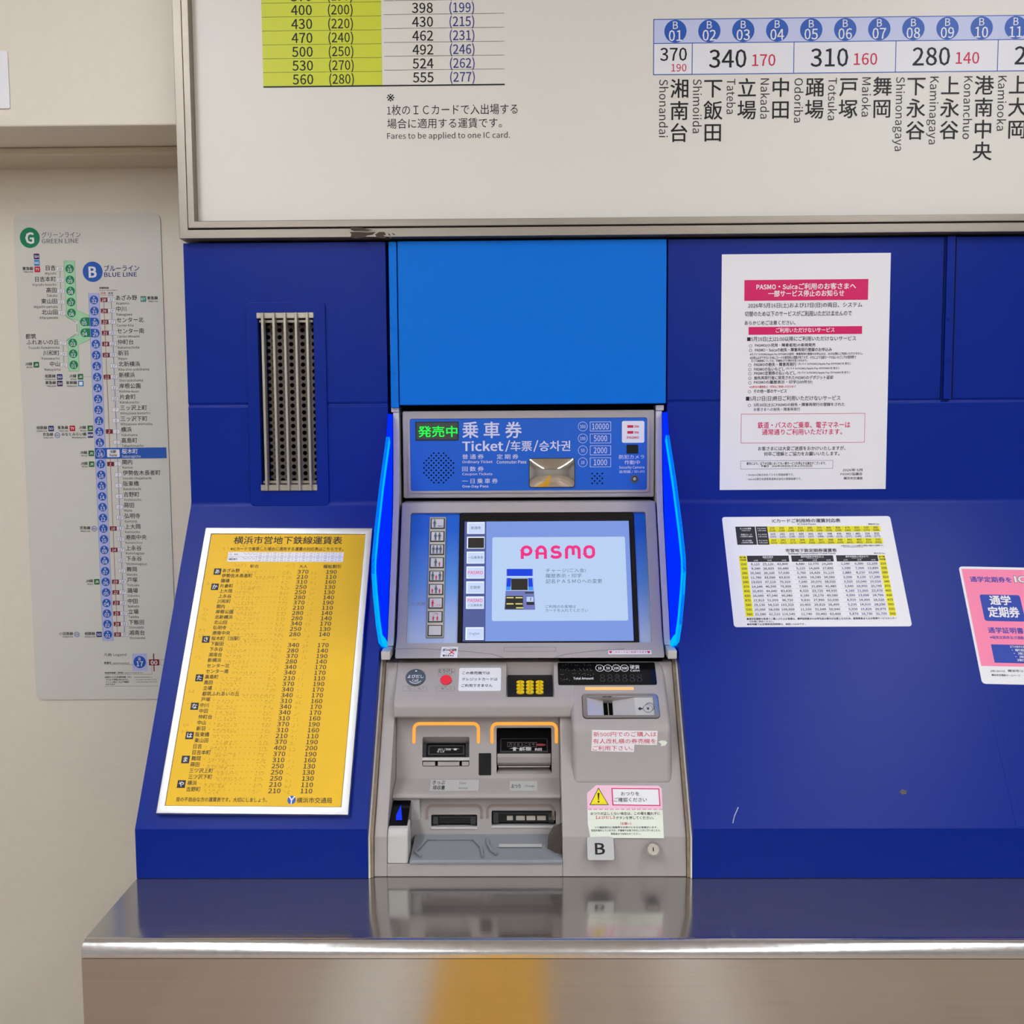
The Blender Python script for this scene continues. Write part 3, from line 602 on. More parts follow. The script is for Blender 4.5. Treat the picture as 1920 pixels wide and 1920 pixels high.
s_.line(FM, FM.px(*Cm(1110, 1492)), FM.px(*Cm(1610, 1492)), .0004, .0003, 'ink'); s_.line(FM, FM.px(*Cm(1112, 1620)), FM.px(*Cm(1680, 1617)), .0004, .0003, 'ink'); s_.line(FM, FM.px(*Cm(1608, 1400)), FM.px(*Cm(1610, 1492)), .0004, .0003, 'ink')
s_.build('legend', t)
b.build('panel', t)

# ================================================================== yellow fare poster on the slope
PF, hw, hh = SL.up(.011).fit((385, 989), (699, 991), (653, 1528), (293, 1526))
t = thing('fare_poster', 'yellow fare poster with braille dots in a silver frame, on the sloping navy console', 'poster', PF.w(0, -hh, -.011))
fwid = .0125
b = MB()
b.ring(PF, rect(-hw, -hh, hw, hh), rect(-hw+fwid, -hh+fwid, hw-fwid, hh-fwid), -.0105, .0015, 'poster_alu')
b.bevel(.0014, 2).build('frame', t, smooth=True)
b = MB(); b.plate(PF, rect(-hw+.005, -hh+.005, hw-.005, hh-.005), -.009, -.0008, 'poster_yellow')
PP = PF.up(-.0008); z = 4.5714
def P1_(x, y): return 290+x/z, 980+y/z
def P2_(x, y): return 290+x/z, 1250+y/z
b.tb(PP, '横浜市営地下鉄線運賃表', *P1_(680, 118), *P1_(1608, 185), 'ink', bold=.008)
b.tb(PP, '※ICカードで乗車した場合に適用する運賃の対応表はこちらです。', *P1_(650, 210), *P1_(1618, 242), 'ink', bold=.006)
b.tb(PP, '駅名', *P1_(818, 360), *P1_(890, 388), 'ink'); b.tb(PP, '大人', *P1_(1240, 362), *P1_(1310, 390), 'ink', bold=.01); b.tb(PP, '福祉割引', *P1_(1445, 360), *P1_(1597, 392), 'ink', bold=.01)
st = [('あざみ野', 370), ('伊勢佐木長者町', 210), ('踊場', 310), ('片倉町', 250), ('上大岡', 250), ('上永谷', 280), ('川和町', 370), ('関内', 210), ('岸根公園', 280), ('北新横浜', 280), ('北山田', 340), ('弘明寺', 250), ('港南中央', 280), ('桜木町（当駅）', 0), ('下飯田', 340), ('下永谷', 280), ('湘南台', 370), ('新横浜', 280), ('センター北', 340), ('センター南', 340), ('高島町', 210), ('高田', 370), ('立場', 340), ('都筑ふれあいの丘', 340), ('戸塚', 310), ('中川', 340), ('中田', 340), ('仲町台', 310), ('中山', 370), ('新羽', 310), ('阪東橋', 210), ('東山田', 370), ('日吉', 400), ('日吉本町', 370), ('舞岡', 310), ('蒔田', 250), ('三ツ沢上町', 250), ('三ツ沢下町', 250), ('横浜', 210), ('吉野町', 210)]
disc = {370: 190, 210: 110, 310: 160, 250: 130, 280: 140, 340: 170, 400: 200}
un0, vn0 = PP.px(*P1_(583, 412)); un1, vn1 = PP.px(*P2_(272, 1050)); ua0 = PP.px(*P1_(1272, 419))[0]; ua1 = PP.px(*P2_(1028, 1056))[0]; ud0 = PP.px(*P1_(1517, 419))[0]; ud1 = PP.px(*P2_(1302, 1058))[0]
ut0 = PP.px(*P1_(538, 424))[0]; ut1 = PP.px(*P2_(230, 1003))[0]
br = MB(); tags = {0: 'あ', 3: 'か', 13: 'さ', 20: 'た', 25: 'な', 30: 'は', 34: 'ま', 38: 'や'}
def bcell(u, v, n, dens=.55, hh_=.0003):
    for k in range(n):
        for i in (0, 1):
            for j in range(3):
                if random.random() < dens: br.flat(PP, circ(u+k*.0056+i*.0021, v+.0021-j*.0021, .00078, 6), hh_, 'braille_ochre')
for k, (nm, pr) in enumerate(st):
    f = k/39; v = vn0+(vn1-vn0)*f; u = un0+(un1-un0)*f; dv = -.0014
    b.tl(PP, nm, u, v, .0080, 'ink', bold=.006, st=.96); wn = (glyphs(nm, .006)[2][2])*.0080*.96
    um = ua0+(ua1-ua0)*f; x = u+wn+.006; nx = 0
    while x < um-.022:
        b.flat(PP, circ(x, v-.001, .00055, 6), .0003, 'ink'); x += .0078
    if pr: b.tl(PP, str(pr), um, v+dv, .0104, 'ink', 'c', bold=.008, st=1.25); b.tl(PP, str(disc[pr]), ud0+(ud1-ud0)*f, v+dv, .0104, 'ink', 'c', bold=.008, st=1.25)
    else: b.tl(PP, '－', um, v+dv, .0098, 'ink', 'c'); b.tl(PP, '－', ud0+(ud1-ud0)*f, v+dv, .0098, 'ink', 'c')
    bcell(u+max(wn, .02)+.008, v-.004, random.randint(4, 8)); bcell(um-.034, v-.004, 3, .6); bcell(um+.016, v-.004, 2, .45)
    if random.random() < .45: bcell(u-.022 if k not in tags and k-1 not in tags else u+.05, v-.005, 2)
    if k in tags:
        tg = MB(); uu_ = ut0+(ut1-ut0)*((k)/38.); tg.flat(PP, rect(uu_-.0063, v-.0078, uu_+.0063, v+.0042), .0004, 'ink'); tg.tl(PP, tags[k], uu_, v-.0018, .0094, 'paper', 'c', h=.0006, bold=.012); tg.build('index_tag', t)
bcell(*PP.px(*P1_(620, 268)), 2); bcell(*PP.px(*P1_(600, 310)), 3); bcell(*PP.px(*P1_(690, 365)), 4); bcell(*PP.px(*P1_(1130, 365)), 3); bcell(*PP.px(*P1_(700, 198)), 16, .4); bcell(*PP.px(*P1_(590, 222)), 2)
b.tb(PP, '目の不自由な方の運賃表です。大切にしましょう。', *P2_(188, 1120), *P2_(965, 1160), 'ink', bold=.006); b.tb(PP, '横浜市交通局', *P2_(1218, 1122), *P2_(1520, 1170), 'ink', bold=.004)
b.build('sheet', t); br.build('braille_dots', t, kind='stuff')
s_ = MB(); tlx = PP.px(*P1_(632, 252)); trx = PP.px(*P1_(1622, 258)); blx = PP.px(*P1_(626, 335))
wq = trx[0]-tlx[0]; hq = tlx[1]-blx[1]; uq, vq_ = tlx[0], blx[1]; s_.flat(PP, rect(uq, vq_, uq+wq, vq_+hq), .0003, 'paper')
s_.line(PP, (uq, vq_+hq/2), (uq+wq, vq_+hq/2), .0004, .0005, 'ink_grey')
ic1 = [210, 242, 272, 304, 335, 367, 398, 430, 462, 492, 524, 555]
s_.tl(PP, '一　大人', uq+.003, vq_+hq*.76, .0038, 'ink', bold=.02); s_.tl(PP, '福祉割引', uq+.003, vq_+hq*.26, .0038, 'ink', bold=.02)
for k in range(12):
    x = uq+wq*(.25+k*.0625); s_.line(PP, (x, vq_), (x, vq_+hq), .0003, .0005, 'ink_grey')
    s_.tl(PP, str(ic1[k]), x+wq*.031, vq_+hq*.88, .0034, 'ink_red', 'c'); s_.tl(PP, str(ic1[k]), x+wq*.031, vq_+hq*.64, .0034, 'ink', 'c')
    s_.tl(PP, str(ic1[k]//2), x+wq*.031, vq_+hq*.38, .0034, 'ink_navy', 'c'); s_.tl(PP, str(ic1[k]//2), x+wq*.031, vq_+hq*.14, .0034, 'ink_navy', 'c')
    if k == 0:
        for jx in range(9): s_.flat(PP, circ(uq+wq*.14+jx*.0024, vq_+hq*(.78 if jx % 3 else .9), .0006, 6), .0005, 'ink'); s_.flat(PP, circ(uq+wq*.14+jx*.0024, vq_+hq*(.3 if jx % 3 else .4), .0006, 6), .0005, 'ink')
s_.build('discount_table', t, label='small white table of card fares')
s_ = MB(); u, v = PP.px(*P2_(1174, 1143)); r_ = .0064; s_.flat(PP, circ(u, v, r_, 28), .0004, 'line_blue')
for sg in (-1, 1): s_.ribbon(PP, [(u+sg*r_*.66, v+r_*.86), (u, v-r_*.05)], r_*.3, .0006, 'paper', caps=False)
s_.line(PP, (u, v), (u, v-r_), r_*.3, .0006, 'paper'); s_.build('operator_emblem', t, label='small round blue emblem')

# ================================================================== white notice
NF, hw, hh = FV.up(.0006).fit((1355, 478), (1671.5, 473), (1659.5, 916), (1348, 919.5))
t = thing('notice_sheet', 'tall white paper notice with a pink banner, taped to the navy console', 'notice', NF.w(0, -hh))
b = MB(); b.plate(NF, rect(-hw, -hh, hw, hh), -.0004, 0, 'paper'); z1_ = 5.3333
def N1(x, y): return 1330+x/z1_, 460+y/z1_
def N2(x, y): return 1330+x/z1_, 690+y/z1_
def nt(fn, s, x0, y0, x1, y1, m='ink', bold=.010): b.tb(NF, s, *fn(x0, y0), *fn(x1, y1), m, .0003, bold)
nt(N1, '2026年5月16日(土)および17日(日)の両日、システム', 388, 572, 1528, 628); nt(N1, '切替のため以下のサービスがご利用いただけませんので', 355, 655, 1423, 708); nt(N1, 'あらかじめご注意ください。', 352, 752, 860, 796)
b.line(NF, NF.px(*N1(915, 702)), NF.px(*N1(1335, 696)), .0005, .0003, 'ink')
nt(N1, '■5月16日(土)21:00以降にご利用いただけないサービス', 378, 910, 1466, 962)
for fn, y, s, x0, x1 in ((N1, 1000, 'PASMO(小児用・障害者用)の新規発売', 455, 1060), (N1, 1045, 'PASMO・Suicaの紛失・障害再発行登録のお申込み', 455, 1225), (N1, 1192, 'PASMOの紛失・障害再発行', 448, 870), (N1, 1238, 'PASMOの払いもどし', 448, 752), (N2, 52, 'PASMO定期券の払いもどし', 448, 866), (N2, 97, '紛失再発行後に発見されたPASMOのデポジット返却', 448, 1236), (N2, 143, 'PASMOの履歴表示・印字(100件分)', 445, 1028), (N2, 232, 'その他一部のサービス', 443, 773), (N2, 368, '5月16日(土)にPASMOの紛失・障害再発行の登録をされた', 443, 1353)):
    nt(fn, s, x0, y-20, x1, y+18, 'ink', .014); xb = 412 if fn is N1 and y < 1100 else 405 if y < 200 or fn is N1 else 400
    u, v = NF.px(*fn(xb, y+6)); b.flatring(NF, circ(u, v, .0027, 16), circ(u, v, .0021, 16), .0003, 'ink')
for fn, y, x0, x1 in ((N1, 1186, 885, 1412), (N1, 1232, 765, 1295), (N2, 48, 880, 1405)): nt(fn, '(モバイルPASMO/Apple Pay のPASMOを含む)', x0, y-15, x1, y+13)
nt(N1, '※モバイルPASMO/Apple Pay のPASMOの紛失・障害再発行登録のお申込みは、18:00以降にご利用いただけません。', 405, 1072, 1535, 1102); nt(N1, '※お申込みができないためにカードの使用停止措置が完了せず、それにより当該カードの払いもどしやSF使用等で', 405, 1105, 1466, 1138); nt(N1, '生じた損害額については、交通局はその責めを負いかねます。', 418, 1142, 980, 1165)
nt(N2, '※20件分の履歴表示・印字はご利用いただけます', 400, 175, 865, 200, 'ink_red', .01); nt(N2, '■5月17日(日)終日ご利用いただけないサービス', 366, 278, 1310, 332); nt(N2, 'お客さまへの紛失・障害再発行', 443, 396, 907, 430, 'ink', .004)
nt(N2, 'お客さまには大変ご迷惑をおかけいたしますが、', 487, 782, 1360, 824); nt(N2, '何卒ご理解とご協力をお願いいたします。', 545, 836, 1300, 878)
nt(N2, '都合により、以下の日程においても一部サービスを停止する場合がございます。', 372, 938, 1165, 968, 'ink', .01); nt(N2, '予備日　2026年5月30日(土)および31日(日)', 514, 968, 1032, 994, 'ink', .01); b.frp(NF, *N2(312, 925), *N2(1235, 1008), .0004, 'badge_navy')
nt(N2, '・PASMOは株式会社パスモの登録商標です。', 372, 1055, 845, 1080, 'ink_grey'); nt(N2, '・Suicaは東日本旅客鉄道株式会社の登録商標です。', 375, 1096, 920, 1122, 'ink_grey')
nt(N2, '2026年 5月', 1332, 1005, 1530, 1034); nt(N2, 'PASMO協議会', 1312, 1045, 1530, 1074, 'ink', .006); nt(N2, '横浜市交通局', 1342, 1088, 1530, 1116, 'ink', .006)
b.build('sheet', t)
b = MB(); b.rp(NF, *N1(350, 342), *N1(1588, 550), 'banner_pink'); nt(N1, 'PASMO・Suicaご利用のお客さまへ', 470, 378, 1466, 442, 'paper', .02); nt(N1, '一部サービス停止のお知らせ', 588, 448, 1348, 512, 'paper', .02)
b.build('title_banner', t, label='pink banner with white lettering')
b = MB(); b.rp(NF, *N1(392, 812), *N1(1527, 890), 'banner_pink'); nt(N1, 'ご利用いただけないサービス', 664, 822, 1252, 872, 'paper', .016); b.build('section_banner', t, label='narrow pink banner')
b = MB(); b.frp(NF, *N2(316, 455), *N2(1555, 748), .0007, 'banner_pink'); nt(N2, '鉄道・バスのご乗車、電子マネーは', 484, 536, 1408, 602, 'banner_pink', .012); nt(N2, '通常通りご利用いただけます。', 526, 608, 1328, 668, 'banner_pink', .012); b.build('notice_box', t, label='red outlined box with red lettering')

# ================================================================== fare card on the slope
CF, hw, hh = SL.up(.0015).fit((1353, 970), (1669, 967), (1710, 1175), (1377, 1175))
t = thing('fare_card', 'white landscape card of fare tables with yellow columns, on the sloping console', 'card', CF.w(0, -hh, -.0015))
b = MB(); b.plate(CF, rrect(-hw, -hh, hw, hh, .005, 4), -.0015, 0, 'paper'); zc = 5.0526
def K(x, y): return 1340+x/zc, 950+y/zc
def ct(o, s, x0, y0, x1, y1, m='ink', bold=.012): o.tb(CF, s, *K(x0, y0), *K(x1, y1), m, .0005, bold)
ct(b, 'ICカードご利用時の運賃対応表', 543, 115, 1190, 152); ct(b, 'IC Card Fares', 783, 158, 957, 173); ct(b, '単位:円 Yen', 1455, 158, 1557, 172)
ct(b, '市営地下鉄定期券運賃表', 670, 398, 1155, 432); ct(b, 'Subway Commutation Ticket Fares', 697, 436, 1145, 455); ct(b, '単位:円 Yen', 1508, 435, 1612, 449)
ct(b, '※1枚のICカードで入出場する場合に適用する運賃です。', 1198, 362, 1600, 376); ct(b, 'Fares to be applied to one IC card.', 1218, 379, 1408, 388)
ct(b, '●通学定期券を新規でご購入されるお客様は、通学証明書または学生証の提示が必要となるため、駅事務室またはお客様サービスセンター', 303, 1050, 1725, 1072, 'ink', .01); ct(b, 'でお買い求めください。', 327, 1080, 562, 1098, 'ink', .01); ct(b, '●券売機での定期券発売時間は、始発～23:00です。', 307, 1104, 858, 1124, 'ink', .01)
b.build('sheet', t)
def blk(o, x0, y0, x1, y1, m, h=.0002):      # a printed block aligned with the card
    a = CF.px(*K(x0, y0)); c_ = CF.px(*K(x1, y1)); o.flat(CF, rect(a[0], c_[1], c_[0], a[1]), h, m); return a[0], c_[1], c_[0], a[1]
ic = MB(); ua_, vt_ = CF.px(*K(195, 190)); ub_, vb_ = CF.px(*K(215, 362)); uc_ = CF.px(*K(385, 190))[0]; ud_ = CF.px(*K(496, 186))[0]; ue_ = CF.px(*K(1565, 180))[0]
hr = (vt_-vb_)/3
ic.flat(CF, rect(ua_, vb_, uc_-.001, vt_), .0002, 'ink'); ic.flat(CF, rect(uc_+.0005, vb_, ud_, vt_), .0002, 'ink')
pu = [210, 250, 280, 310, 340, 370, 400, 430, 470, 500, 530, 560]; pd = [110, 130, 140, 160, 170, 190, 200, 220, 240, 250, 270, 280]; q2 = [105, 121, 136, 152, 167, 183, 199, 215, 231, 246, 262, 277]
dw = (ue_-ud_)/12
for k in range(3):
    v = vt_-hr*k
    if k != 1: ic.flat(CF, rect(ud_, v-hr*.94, ue_, v), .0002, 'chart_yellow')
    ic.tl(CF, ('きっぷの運賃', '市営ICカード', 'タッチ決済')[k], (ua_+uc_)/2, v-hr*.34, .0034, 'paper', 'c', bold=.02); ic.tl(CF, ('Ticket Fares', 'ご利用時の運賃※', 'ご利用時の運賃')[k], (ua_+uc_)/2, v-hr*.66, .003, 'paper', 'c', bold=.01)
    ic.tl(CF, '大人 (Adult)', (uc_+ud_)/2, v-hr*.32, .0031, 'paper', 'c', bold=.01); ic.tl(CF, '小児 (Child)', (uc_+ud_)/2, v-hr*.68, .0031, 'paper', 'c', bold=.01)
    for j in range(12):
        u = ud_+(j+.5)*dw; A_ = (pu, ic1, ic1)[k][j]; B_ = (pd, q2, ic1)[k][j]
        ic.tl(CF, str(A_), u, v-hr*.26, .0053, 'ink', 'c', h=.0005, bold=.014, st=1.1); ic.tl(CF, '(%d)' % B_, u, v-hr*.7, .0051, 'ink_navy' if k == 1 else 'ink', 'c', h=.0005, bold=.014, st=1.05)
        if j: ic.line(CF, (ud_+j*dw, v-hr*.94), (ud_+j*dw, v), .0002, .0004, 'ink_grey')
ic.build('card_fare_table', t, label='table with a black heading block and yellow rows')
ps = MB(); u0, vt_ = CF.px(*K(228, 466)); u1, vb_ = CF.px(*K(302, 1042)); uL = CF.px(*K(300, 466))[0]
uR0 = CF.px(*K(1548, 462))[0]; uR1 = CF.px(*K(1612, 462))[0]; vh = CF.px(*K(320, 524))[1]; rp_ = (vh-vb_)/12
ps.flat(CF, rect(u0, vb_, uL, vt_), .0002, 'chart_yellow'); ps.flat(CF, rect(uR0, vb_, uR1, vt_), .0002, 'chart_yellow')
for u in ((u0+uL)/2, (uR0+uR1)/2): ps.tl(CF, '地下鉄', u, vt_-.0035, .0036, 'ink', 'c', bold=.02); ps.tl(CF, '円区間', u, vt_-.0085, .0036, 'ink', 'c', bold=.02)
tab = ((8110, 23120, 43800), (9340, 26620, 50440), (10560, 30100, 57030), (11780, 33580, 63620), (13020, 37110, 70310), (14240, 40590, 76900), (15450, 44040, 83430), (16680, 47540, 90080), (17910, 51050, 96720), (19130, 54530, 103310), (20360, 58030, 109950), (21580, 61510, 116540)), \
      ((4480, 12770, 24200), (5120, 14600, 27650), (5760, 16420, 31110), (6400, 18240, 34560), (7040, 20070, 38020), (7680, 21890, 41480), (8320, 23720, 44930), (9180, 26170, 49580), (9820, 27990, 53030), (10460, 29820, 56490), (11100, 31640, 59940), (11740, 33460, 63400)), \
      ((2240, 6390, 12100), (2560, 7300, 13830), (2880, 8210, 15560), (3200, 9120, 17280), (3520, 10040, 19010), (3840, 10950, 20740), (4160, 11860, 22470), (4590, 13090, 24790), (4910, 14000, 26520), (5230, 14910, 28250), (5550, 15820, 29970), (5870, 16730, 31700))
for g, (xa, xb, hd, ms) in enumerate(((305, 700, '通勤定期券', (425, 555, 693)), (724, 1121, '通学定期券(中学生以上)', (850, 985, 1116)), (1150, 1543, '通学定期券(小学生以下)', (1278, 1408, 1542)))):
    a0 = CF.px(*K(xa, 470))[0]; a1 = CF.px(*K(xb, 470))[0]; ps.flat(CF, rect(a0, vh, a1, vt_), .0002, 'ink')
    ps.tl(CF, hd, (a0+a1)/2, vt_-.0028, .0038, 'paper', 'c', bold=.01); ps.tl(CF, ('Commuter Pass', 'Student Pass (Adult)', 'Student Pass (Child)')[g], (a0+a1)/2, vt_-.0058, .0022, 'paper', 'c')
    for j in range(3):
        ur_ = CF.px(*K(ms[j], 545))[0]; ps.tl(CF, ('1か月', '3か月', '6か月')[j], ur_-.006, vh+.0026, .0031, 'paper', 'c', bold=.01)
        for k in range(12): ps.tl(CF, format(tab[g][k][j], ','), ur_, vh-(k+.5)*rp_, .0058, 'ink_navy' if g == 2 else 'ink', 'r', h=.0005, bold=.012, st=1.16)
    for k in range(1, 13): ps.line(CF, (a0, vh-k*rp_), (a1, vh-k*rp_), .0002, .0004, 'ink_grey')
for k in range(12):
    for u in ((u0+uL)/2, (uR0+uR1)/2): ps.tl(CF, str(pu[k]), u, vh-(k+.5)*rp_, .0058, 'ink', 'c', h=.0005, bold=.014, st=1.1)
ps.build('pass_fare_table', t, label='table with yellow end columns')

# ================================================================== pink poster on the slope
QF, _, _ = SL.up(.0015).fit((1799, 1062), (1925, 1061), (1966, 1281), (1840, 1282))
a0 = QF.px(1799, 1062); a1 = QF.px(1840, 1282); qu0 = (a0[0]+a1[0])/2; qv0, qv1 = a1[1], a0[1]; qw = (qv1-qv0)*1.414
t = thing('pass_poster', 'pink poster with a white border and blue lettering, on the sloping console', 'poster', QF.w(qu0+qw/2, qv0, -.0015))
b = MB(); b.plate(QF, rrect(qu0, qv0, qu0+qw, qv1, .006, 4), -.0015, 0, 'paper'); zq = 7.3857
def Q(x, y): return 1780+x/zq, 1040+y/zq
pv0 = QF.px(*Q(420, 1540))[1]; pv1 = QF.px(*Q(200, 197))[1]; b.flat(QF, rect(qu0+.004, pv0, qu0+qw-.004, pv1), .0002, 'poster_pink')
def qt(s, x0, y0, x1, y1, m, bold=0., h=.0004): b.tb(QF, s, *Q(x0, y0), *Q(x1, y1), m, h, bold)
qt('通学定期券を', 286, 306, 858, 384, 'poster_blue', .02); qt('IC', 890, 292, 1075, 396, 'ink_grey', .05, .0004); qt('IC', 898, 300, 1067, 388, 'paper', .02, .0006)
qt('通学証明書', 535, 1008, 1022, 1092, 'poster_blue', .02); qt('※磁気定期券及び通勤定期券', 562, 1128, 1180, 1172, 'poster_blue', .01)
qt('お問い合わせ先', 570, 1600, 772, 1628, 'ink'); qt('横浜市コール', 808, 1594, 1130, 1630, 'ink', .006); qt('横浜市交通局ホームページ', 584, 1656, 980, 1686, 'ink', .006)
b.build('sheet', t)
b = MB(); c4 = [QF.px(*Q(*q)) for q in ((405, 552), (935, 510), (1040, 882), (508, 918))]; b.flat(QF, rrect(c4[3][0]-.002, c4[3][1], c4[1][0]+.003, c4[0][1], .004, 4), .0004, 'poster_blue'); qt('通学', 556, 566, 850, 700, 'paper', .03, .0007); qt('定期券', 535, 722, 968, 872, 'paper', .03, .0007); b.build('title_badge', t, label='rounded blue badge with white lettering')
b = MB(); c4 = [QF.px(*Q(*q)) for q in ((576, 1243), (625, 1497))]; b.flat(QF, rect((c4[0][0]+c4[1][0])/2, c4[1][1], qu0+qw-.03, c4[0][1]), .0004, 'poster_blue')
for k, s in enumerate(('以下の条件を満たす', '・駅窓口', '・定期', '・定期', '　定期')): qt(s, 838+k*24 if k else 838, 1262+k*46, 1100+k*10, 1296+k*46, 'paper', .01, .0007)
b.build('info_panel', t, label='dark blue block with small white lettering')

# ================================================================== TICKET MACHINE
t = thing('ticket_machine', 'grey ticket vending machine with a lit touch screen and glowing blue side fins', 'ticket machine', (0, -.05, 0))
G = 'machine_grey'
b = MB(); b.box(-.2475, .2475, .05, .22, .0005, .745, 'gap_black'); b.prism([(.05, .30), (-.10, .30), (-.125, .22), (-.14, .02), (.05, .02)], -.225, .225, 'gap_black'); b.build('carcass', t)
# header
b = MB(); b.box(-.2262, .2298, .010, .05, .5685, .7266, G); b.bevel(.003, 2)
FH = vert(.010); hz = 3.6923
def Hh(x, y): return 740+x/hz, 750+y/hz
hd = b; bb = b.box_px(FH, *Hh(108, 125), *Hh(1747, 626))
b.ring(FH, rrect(bb[0]-.004, bb[1]-.004, bb[2]+.004, bb[3]+.004, .006), rrect(*bb, .004), 0, .0022, G)
def ht(s, x0, y0, x1, y1, m='sign_white', bold=0.): hp.tb(FH, s, *Hh(x0, y0), *Hh(x1, y1), m, .0012, bold)
header = hd.build('header_panel', t, smooth=True)
hp = MB(); hp.plate(FH, rrect(*bb, .004), 0, .0008, 'sign_blue')
for ch, x0, x1 in (('乗', 468, 580), ('車', 616, 728), ('券', 765, 880)): ht(ch, x0, 150, x1, 264, bold=.016)
ht('Ticket', 468, 282, 752, 354, bold=.022); ht('/', 765, 278, 800, 358, bold=.01); ht('车票', 802, 282, 950, 354, bold=.012); ht('/', 960, 278, 995, 358, bold=.01); ht('승차권', 1000, 282, 1216, 354, bold=.014)
for s, x0, y0, x1, y1, bo in (('普 通 券', 468, 375, 617, 409, .006), ('定 期 券', 707, 375, 857, 409, .006), ('Ordinary Ticket', 468, 418, 678, 442, .016), ('Commuter Pass', 706, 418, 912, 440, .016), ('回 数 券', 468, 460, 617, 494, .006), ('Coupon Tickets', 468, 503, 677, 525, .016), ('一 日 乗 車 券', 468, 543, 714, 578, .006), ('One-Day Pass', 468, 588, 650, 611, .016), ('防犯カメラ', 1553, 379, 1728, 408, .004), ('作動中', 1590, 417, 1697, 446, .004), ('Security Camera', 1553, 456, 1728, 480, .01), ('监视器 / 모니터', 1553, 486, 1728, 507, .006)): ht(s, x0, y0, x1, y1, bold=bo)
for k, (cn, bl) in enumerate((('500', '10000'), ('100', '5000'), ('50', '2000'), ('10', '1000'))):
    y = 183+k*82.7; u, v = FH.px(*Hh(1302, y)); hp.flatring(FH, circ(u, v, .0086, 28), circ(u, v, .0079, 28), .0012, 'sign_white'); hp.tl(FH, cn, u, v, .0085, 'sign_white', 'c', h=.0012, bold=.006, st=.8)
    hp.frp(FH, *Hh(1352, y-33), *Hh(1497, y+33), .0008, 'sign_white', h=.0012); ht(bl, 1424-len(bl)*11.6, y-21, 1424+len(bl)*11.6, y+21, bold=.006)
for r_ in range(13):
    for k in range(-7, 8):
        x = 305+k*34+(17 if r_ % 2 else 0); y = 470+(r_-6)*17
        if math.hypot(x-305, y-470) < 114: u, v = FH.px(*Hh(x, y)); hp.flat(FH, circ(u, v, .00155, 10), .001, 'hole_black')
for r_ in range(5):
    for k in range(3 if r_ % 2 == 0 else 2): u, v = FH.px(*Hh(1367+k*35+(17 if r_ % 2 else 0), 509+r_*17)); hp.flat(FH, circ(u, v, .0015, 10), .001, 'hole_black')
hp.build('sign_panel', header, label='blue sign panel with white lettering')
b = MB(); b.frp(FH, *Hh(145, 150), *Hh(442, 280), .0018, 'soft_black', h=.0022); bb_ = b.box_px(FH, *Hh(145, 150), *Hh(442, 280)); b.plate(FH, rect(*bb_), .0008, .002, 'led_back'); b.tb(FH, '発売中', *Hh(164, 180), *Hh(435, 257), 'led_green', .0024, .012); b.build('led_display', header, label='black display with green lettering')
b = MB(); bm_ = b.box_px(FH, *Hh(930, 402), *Hh(1247, 605)); b.ring(FH, rrect(*bm_, .004), rrect(bm_[0]+.001, bm_[1]+.001, bm_[2]-.001, bm_[3]-.001, .0035), .0008, .0026, 'soft_black')
nx, ny = 24, 16; P = []; cu, cv = (bm_[0]+bm_[2])/2, (bm_[1]+bm_[3])/2; ha, hb = (bm_[2]-bm_[0])/2-.001, (bm_[3]-bm_[1])/2-.001
base = len(b.v); k_ = b.mi('mirror')
for j in range(ny+1):
    for i in range(nx+1):
        x, y = -1+2*i/nx, -1+2*j/ny; b.v.append(tuple(FH.w(cu+x*ha, cv+y*hb, .0012+.0058*(1-x*x*.75)*(1-y*y*.75))))
for j in range(ny):
    for i in range(nx): a = base+j*(nx+1)+i; b.f.append((a, a+1, a+nx+2, a+nx+1)); b.m.append(k_)
b.build('convex_mirror', header, smooth=True)
b = MB(); b.plate(FH, rrect(*b.box_px(FH, *Hh(1573, 145), *Hh(1728, 296)), .003), .0008, .0012, 'chip_white')
for y, s in ((183, 'mo'), (224, 'mo')): b.rp(FH, *Hh(1610, y-9), *Hh(1652, y+9), 'ink_red', h=.0014); b.tb(FH, s, *Hh(1660, y-7), *Hh(1690, y+9), 'ink_red', .0014, .03)
b.tb(FH, 'PASMO', *Hh(1608, 251), *Hh(1690, 269), 'ink_red', .0014, .02); b.build('card_sticker', header, label='white sticker with red marks')
b = MB(); b.plate(FH, rect(*b.box_px(FH, *Hh(1605, 310), *Hh(1685, 370))), .0008, .0016, 'gloss_black'); b.build('camera_window', header)
b = MB(); u, v = FH.px(*Hh(1660, 546)); b.ring(FH, circ(u, v, .0076, 28), circ(u, v, .0052, 28), .0008, .0026, 'call_grey'); b.plate(FH, circ(u, v, .0052, 28), .0008, .0018, 'dark_rail'); b.plate(FH, circ(u, v, .003, 20), .0008, .0022, 'chrome'); b.build('key_lock', header)
